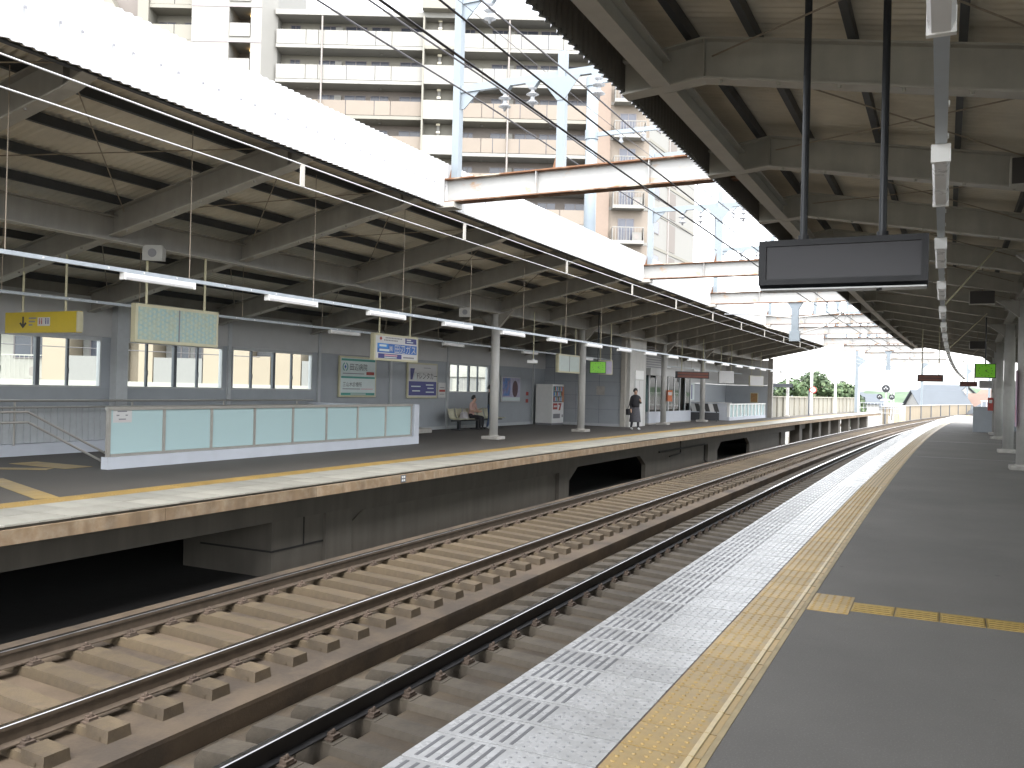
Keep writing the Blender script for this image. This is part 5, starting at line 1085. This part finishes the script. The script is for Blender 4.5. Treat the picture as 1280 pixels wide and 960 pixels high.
# platform end ramp and railing
t = thing('end_railing', 'white railing closing the end of the near platform', 'railing', cp(2, 94, 0), head(94))
for i in range(16): MB().box(-1.9+.4*i, -.03, 0, -1.86+.4*i, .03, 1.5).obj('baluster', M_white, t)
for z in (.12, 1.45): MB().box(-1.95, -.035, z, 4.2, -.031, z+.07).obj('rail', M_white, t)
t = thing('end_railing', 'grey mesh railing at the end of the far platform', 'railing', cp(-10.6, 101, -.2), head(101))
for i in range(14): MB().box(-1.5+.35*i, -.02, 0, -1.46+.35*i, .02, 1.2).obj('baluster', M_alu, t)
for z in (.1, .6, 1.15): MB().box(-1.55, -.03, z, 3.2, -.021, z+.05).obj('rail', M_alu, t)
# signal
t = thing('railway_signal', 'white post signal with three dark round heads beside the far track', 'signal', cp(-9.6, 104, -1.2), head(104))
MB().box(-.16, -.16, 0, .16, .16, 2.6).obj('post', M_white, t); MB().prism([(-.7, 0), (.7, 0), (.25, .9), (-.25, .9)], 'y', -.3, .3).obj('base', M_white, t); MB().tube([(.5, .1, 0), (.5, .1, 3.6)], .05, 8).obj('ladder_pole', M_white, t); MB().tube([(.75, .1, 0), (.75, .1, 3.6)], .05, 8).obj('ladder_pole', M_white, t)
for (x, z, r_) in ((0, 3.75, .42), (-.62, 2.85, .30), (.62, 2.85, .30), (.1, 1.2, .22)):
    o = MB().lathe([(r_, 0), (r_, .08)], 20).obj('signal_head', M_black, t, loc=(x, -.2, z)); o.rotation_euler = (PI/2, 0, 0)
    for (u, v) in ((-.35, .0), (.35, .0), (0, .35)): MB().lathe([(r_*.2, .08), (r_*.2, .10)], 10, (u*r_, v*r_, 0)).obj('lens', M_alu, o)
MB().box(-.62, -.05, 2.45, .62, .05, 2.58).obj('cross_bar', M_white, t); MB().box(-.06, -.06, 2.6, .06, .06, 3.4).obj('upper_post', M_white, t); MB().box(.2, -.12, 1.6, 1.1, .1, 1.75).obj('step', M_inkgrey, t)
t = thing('relay_cabinet', 'cream relay cabinet standing behind the signal', 'cabinet', cp(-8.5, 106, -1.55), head(106)); MB().box(-.6, -.5, .1, .6, .5, 2.1).obj('case', mat('cabinet_cream', (.55, .48, .33), .6, var=.1), t, bevel=.02); MB().box(-.01, -.51, .2, .01, -.501, 2.0).obj('door_seam', M_aludark, t); MB().box(-.62, -.52, 2.1, .62, .52, 2.16).obj('roof', M_cream, t)
# outer parapet of the curve
pa = thing('viaduct_parapet', 'long beige concrete parapet along the outside of the curving viaduct', 'parapet', cp(-9.4, 130, -1.6))
M_par = mat('parapet', (.27, .225, .16), .8, var=.08, streak=.15); y = 101.0
while y < 235: MB().cbox(-9.5, y+.04, -1.6, -9.3, y+9.96, .55).obj('parapet_panel', M_par, pa, world=True); MB().cbox(-9.29, y-.12, -1.6, -9.18, y+.12, .62).obj('joint_post', M_aludark, pa, world=True); y += 10
MB().sweep([(-9.55, .551), (-9.2, .551), (-9.2, .64), (-9.55, .64)], yr(101, 236, 4)).obj('coping', M_foot, pa, world=True)
pb = thing('viaduct_parapet', 'pale parapet along the inner side of the viaduct past the near platform', 'parapet', cp(7.0, 130, -1.6)); y = 97.0
while y < 215: MB().cbox(-.6, y+.04, -1.6, -.4, y+9.96, -.15).obj('parapet_panel', M_par, pb, world=True); y += 10
# ---- houses
H_roof = mat('house_roof', (.075, .087, .10), .6, var=.08, scale=.8); H_roof2 = mat('house_roof_brown', (.17, .11, .085), .7, var=.1, scale=.8); H_wall = mat('house_wall', (.34, .335, .32), .8, var=.05); H_wall2 = mat('house_wall_tan', (.33, .28, .225), .8, var=.05)
def house(label, a, dpt, w_, l_, ze, zr, rz=0, roof=H_roof, wallm=H_wall):
    t = thing('house', label, 'house', bworld(a, dpt, -7), YAW+rz); e = ze+7; r = zr+7
    MB().prism([(-w_/2, 0), (w_/2, 0), (w_/2, e), (0, r-.12), (-w_/2, e)], 'y', -l_/2, l_/2).obj('wall', wallm, t)
    rf = MB(); th = .18; ov = .55
    s_ = (r-e)/(w_/2)
    for sg in (-1, 1): rf.hexa([(0, -l_/2-ov, r-.0), (sg*(w_/2+ov), -l_/2-ov, e-ov*s_), (sg*(w_/2+ov), l_/2+ov, e-ov*s_), (0, l_/2+ov, r), (0, -l_/2-ov, r+th), (sg*(w_/2+ov), -l_/2-ov, e-ov*s_+th), (sg*(w_/2+ov), l_/2+ov, e-ov*s_+th), (0, l_/2+ov, r+th)])
    rf.obj('roof', roof, t)
    for x in (-w_*.28, w_*.1):
        for z in (1.2, e-2.2): o = MB().box(x, -l_/2-.05, z, x+w_*.18, -l_/2-.001, z+1.3).obj('window', A_frame, t); MB().box(x+.1, -l_/2-.07, z+.1, x+w_*.18-.1, -l_/2-.051, z+1.2).obj('pane', A_glass, o)
    return t
house('grey-blue gable roofed house behind the parapet', 83.0, 170, 11, 9, -.8, 3.0, PI/2*.96)
house('white house with low brown roof right of the grey roofed house', 91.5, 172, 10, 9, .2, 2.6, .35, H_roof2, H_wall)
house('pale gabled house in front of the brown roofed house', 88.5, 158, 8.5, 8, -1.6, 1.0, .1, H_roof, H_wall)
house('tan house at the far right beyond the platform end', 101, 178, 11, 9, .8, 3.6, .5, H_roof2, H_wall2)
house('low grey roofed house left of the signal', 66, 176, 16, 9, .3, 2.4, PI/2*1.05)
house('wide dark roofed house right of the signal', 73, 185, 15, 9, -.3, 2.1, PI/2*.9)
house('small white house left of the end mast', 58.5, 182, 9, 8, -.2, 2.3, .5, H_roof, H_wall)
house('distant brown roofed house behind the grey roofed house', 84, 230, 16, 10, 2.0, 4.6, .8, H_roof2, H_wall2)
house('distant grey roofed house behind the signal', 78, 240, 18, 10, 1.2, 4.4, 1.2, H_roof, H_wall2)
house('distant pale house above the brown roofed house', 112, 225, 14, 10, 2.4, 5.0, .7, H_roof, H_wall)
# ---- trees and hills
M_leaf = mat('leaf', (.055, .092, .04), .7, var=.35, scale=1.2); M_leaf2 = mat('leaf_light', (.09, .13, .058), .7, var=.3, scale=1.2); M_bark = mat('bark', (.10, .075, .055), .9, var=.2)
def tree(label, a, dpt, z0, h_, rad, seed, nl=2600):
    rd = random.Random(seed); t = thing('broadleaf_tree', label, 'tree', bworld(a, dpt, z0), 0, 'trees beyond the noise wall')
    b = MB(); b.tube([(0, 0, 0), (.1, 0, h_*.35), (-.05, .1, h_*.7)], [.28, .2, .08], 8)
    for k in range(6): an = k*1.05+rd.random(); l_ = rad*.7; b.tube([(.05, 0, h_*.35+k*.06*h_), (math.cos(an)*l_*.5, math.sin(an)*l_*.5, h_*.52+k*.05*h_), (math.cos(an)*l_, math.sin(an)*l_, h_*.6+k*.06*h_)], [.1, .06, .02], 5)
    b.obj('trunk', M_bark, t)
    bl = [(rd.uniform(-.6, .6)*rad, rd.uniform(-.6, .6)*rad, h_*rd.uniform(.55, .88), rad*rd.uniform(.32, .5)) for k in range(13)]
    c = MB()
    for i in range(nl):
        x, y_, z, r_ = rd.choice(bl); u = Vector((rd.gauss(0, 1), rd.gauss(0, 1), rd.gauss(0, 1))).normalized()*r_*rd.uniform(.55, 1.05)
        p = Vector((x, y_, z))+u; s_ = rd.uniform(.14, .30); q = Vector((rd.gauss(0, 1), rd.gauss(0, 1), rd.gauss(0, 1))).normalized(); v = q.cross(u).normalized()*s_; w_ = (u.normalized()+q*.6).normalized().cross(v).normalized()*s_
        c.face([p-v, p+w_*.7, p+v, p-w_*.7], 0 if rd.random() < .6 else 1)
    me = bpy.data.meshes.new('crown'); me.from_pydata(c.v, [], c.f); me.materials.append(M_leaf); me.materials.append(M_leaf2); me.polygons.foreach_set('material_index', c.m); o = bpy.data.objects.new('crown', me); COL.objects.link(o); o.parent = t
    return t
tree('leftmost dark green tree above the noise wall', 34.6, 108, -7, 11.0, 2.6, 1); tree('tallest green tree above the noise wall', 38.2, 111, -7, 12.2, 3.0, 2); tree('light green tree right of the tallest one', 40.6, 109, -7, 11.0, 2.8, 3); tree('rightmost low green tree above the noise wall', 43.2, 112, -7, 9.8, 2.6, 4); tree('small green tree at the foot of the apartment wing', 30.5, 112, -7, 10.0, 2.4, 5)
hl = MB(); rd = random.Random(5); prev = None; N = 90
ridge = []
for i in range(N+1):
    a = -200+i*22; hgt = 9+7*math.sin(i*.31)+4*math.sin(i*.83+1)+3*math.sin(i*1.7)+rd.uniform(-1.2, 1.2)+6*math.sin(i*.12+2); ridge.append((a, max(hgt, 1)))
for i, (a, z) in enumerate(ridge): hl.v += [bworld(a, 1450, -7), bworld(a, 1500, z*.6), bworld(a, 1560, z), bworld(a, 1750, -7)]
for i in range(N):
    for j in range(3): q = i*4+j; hl.f.append([q, q+1, q+5, q+4]); hl.m.append(0)
props(hl.obj('hills', mat('hill_green', (.10, .15, .09), .9, var=.3, scale=.02)), kind='structure')
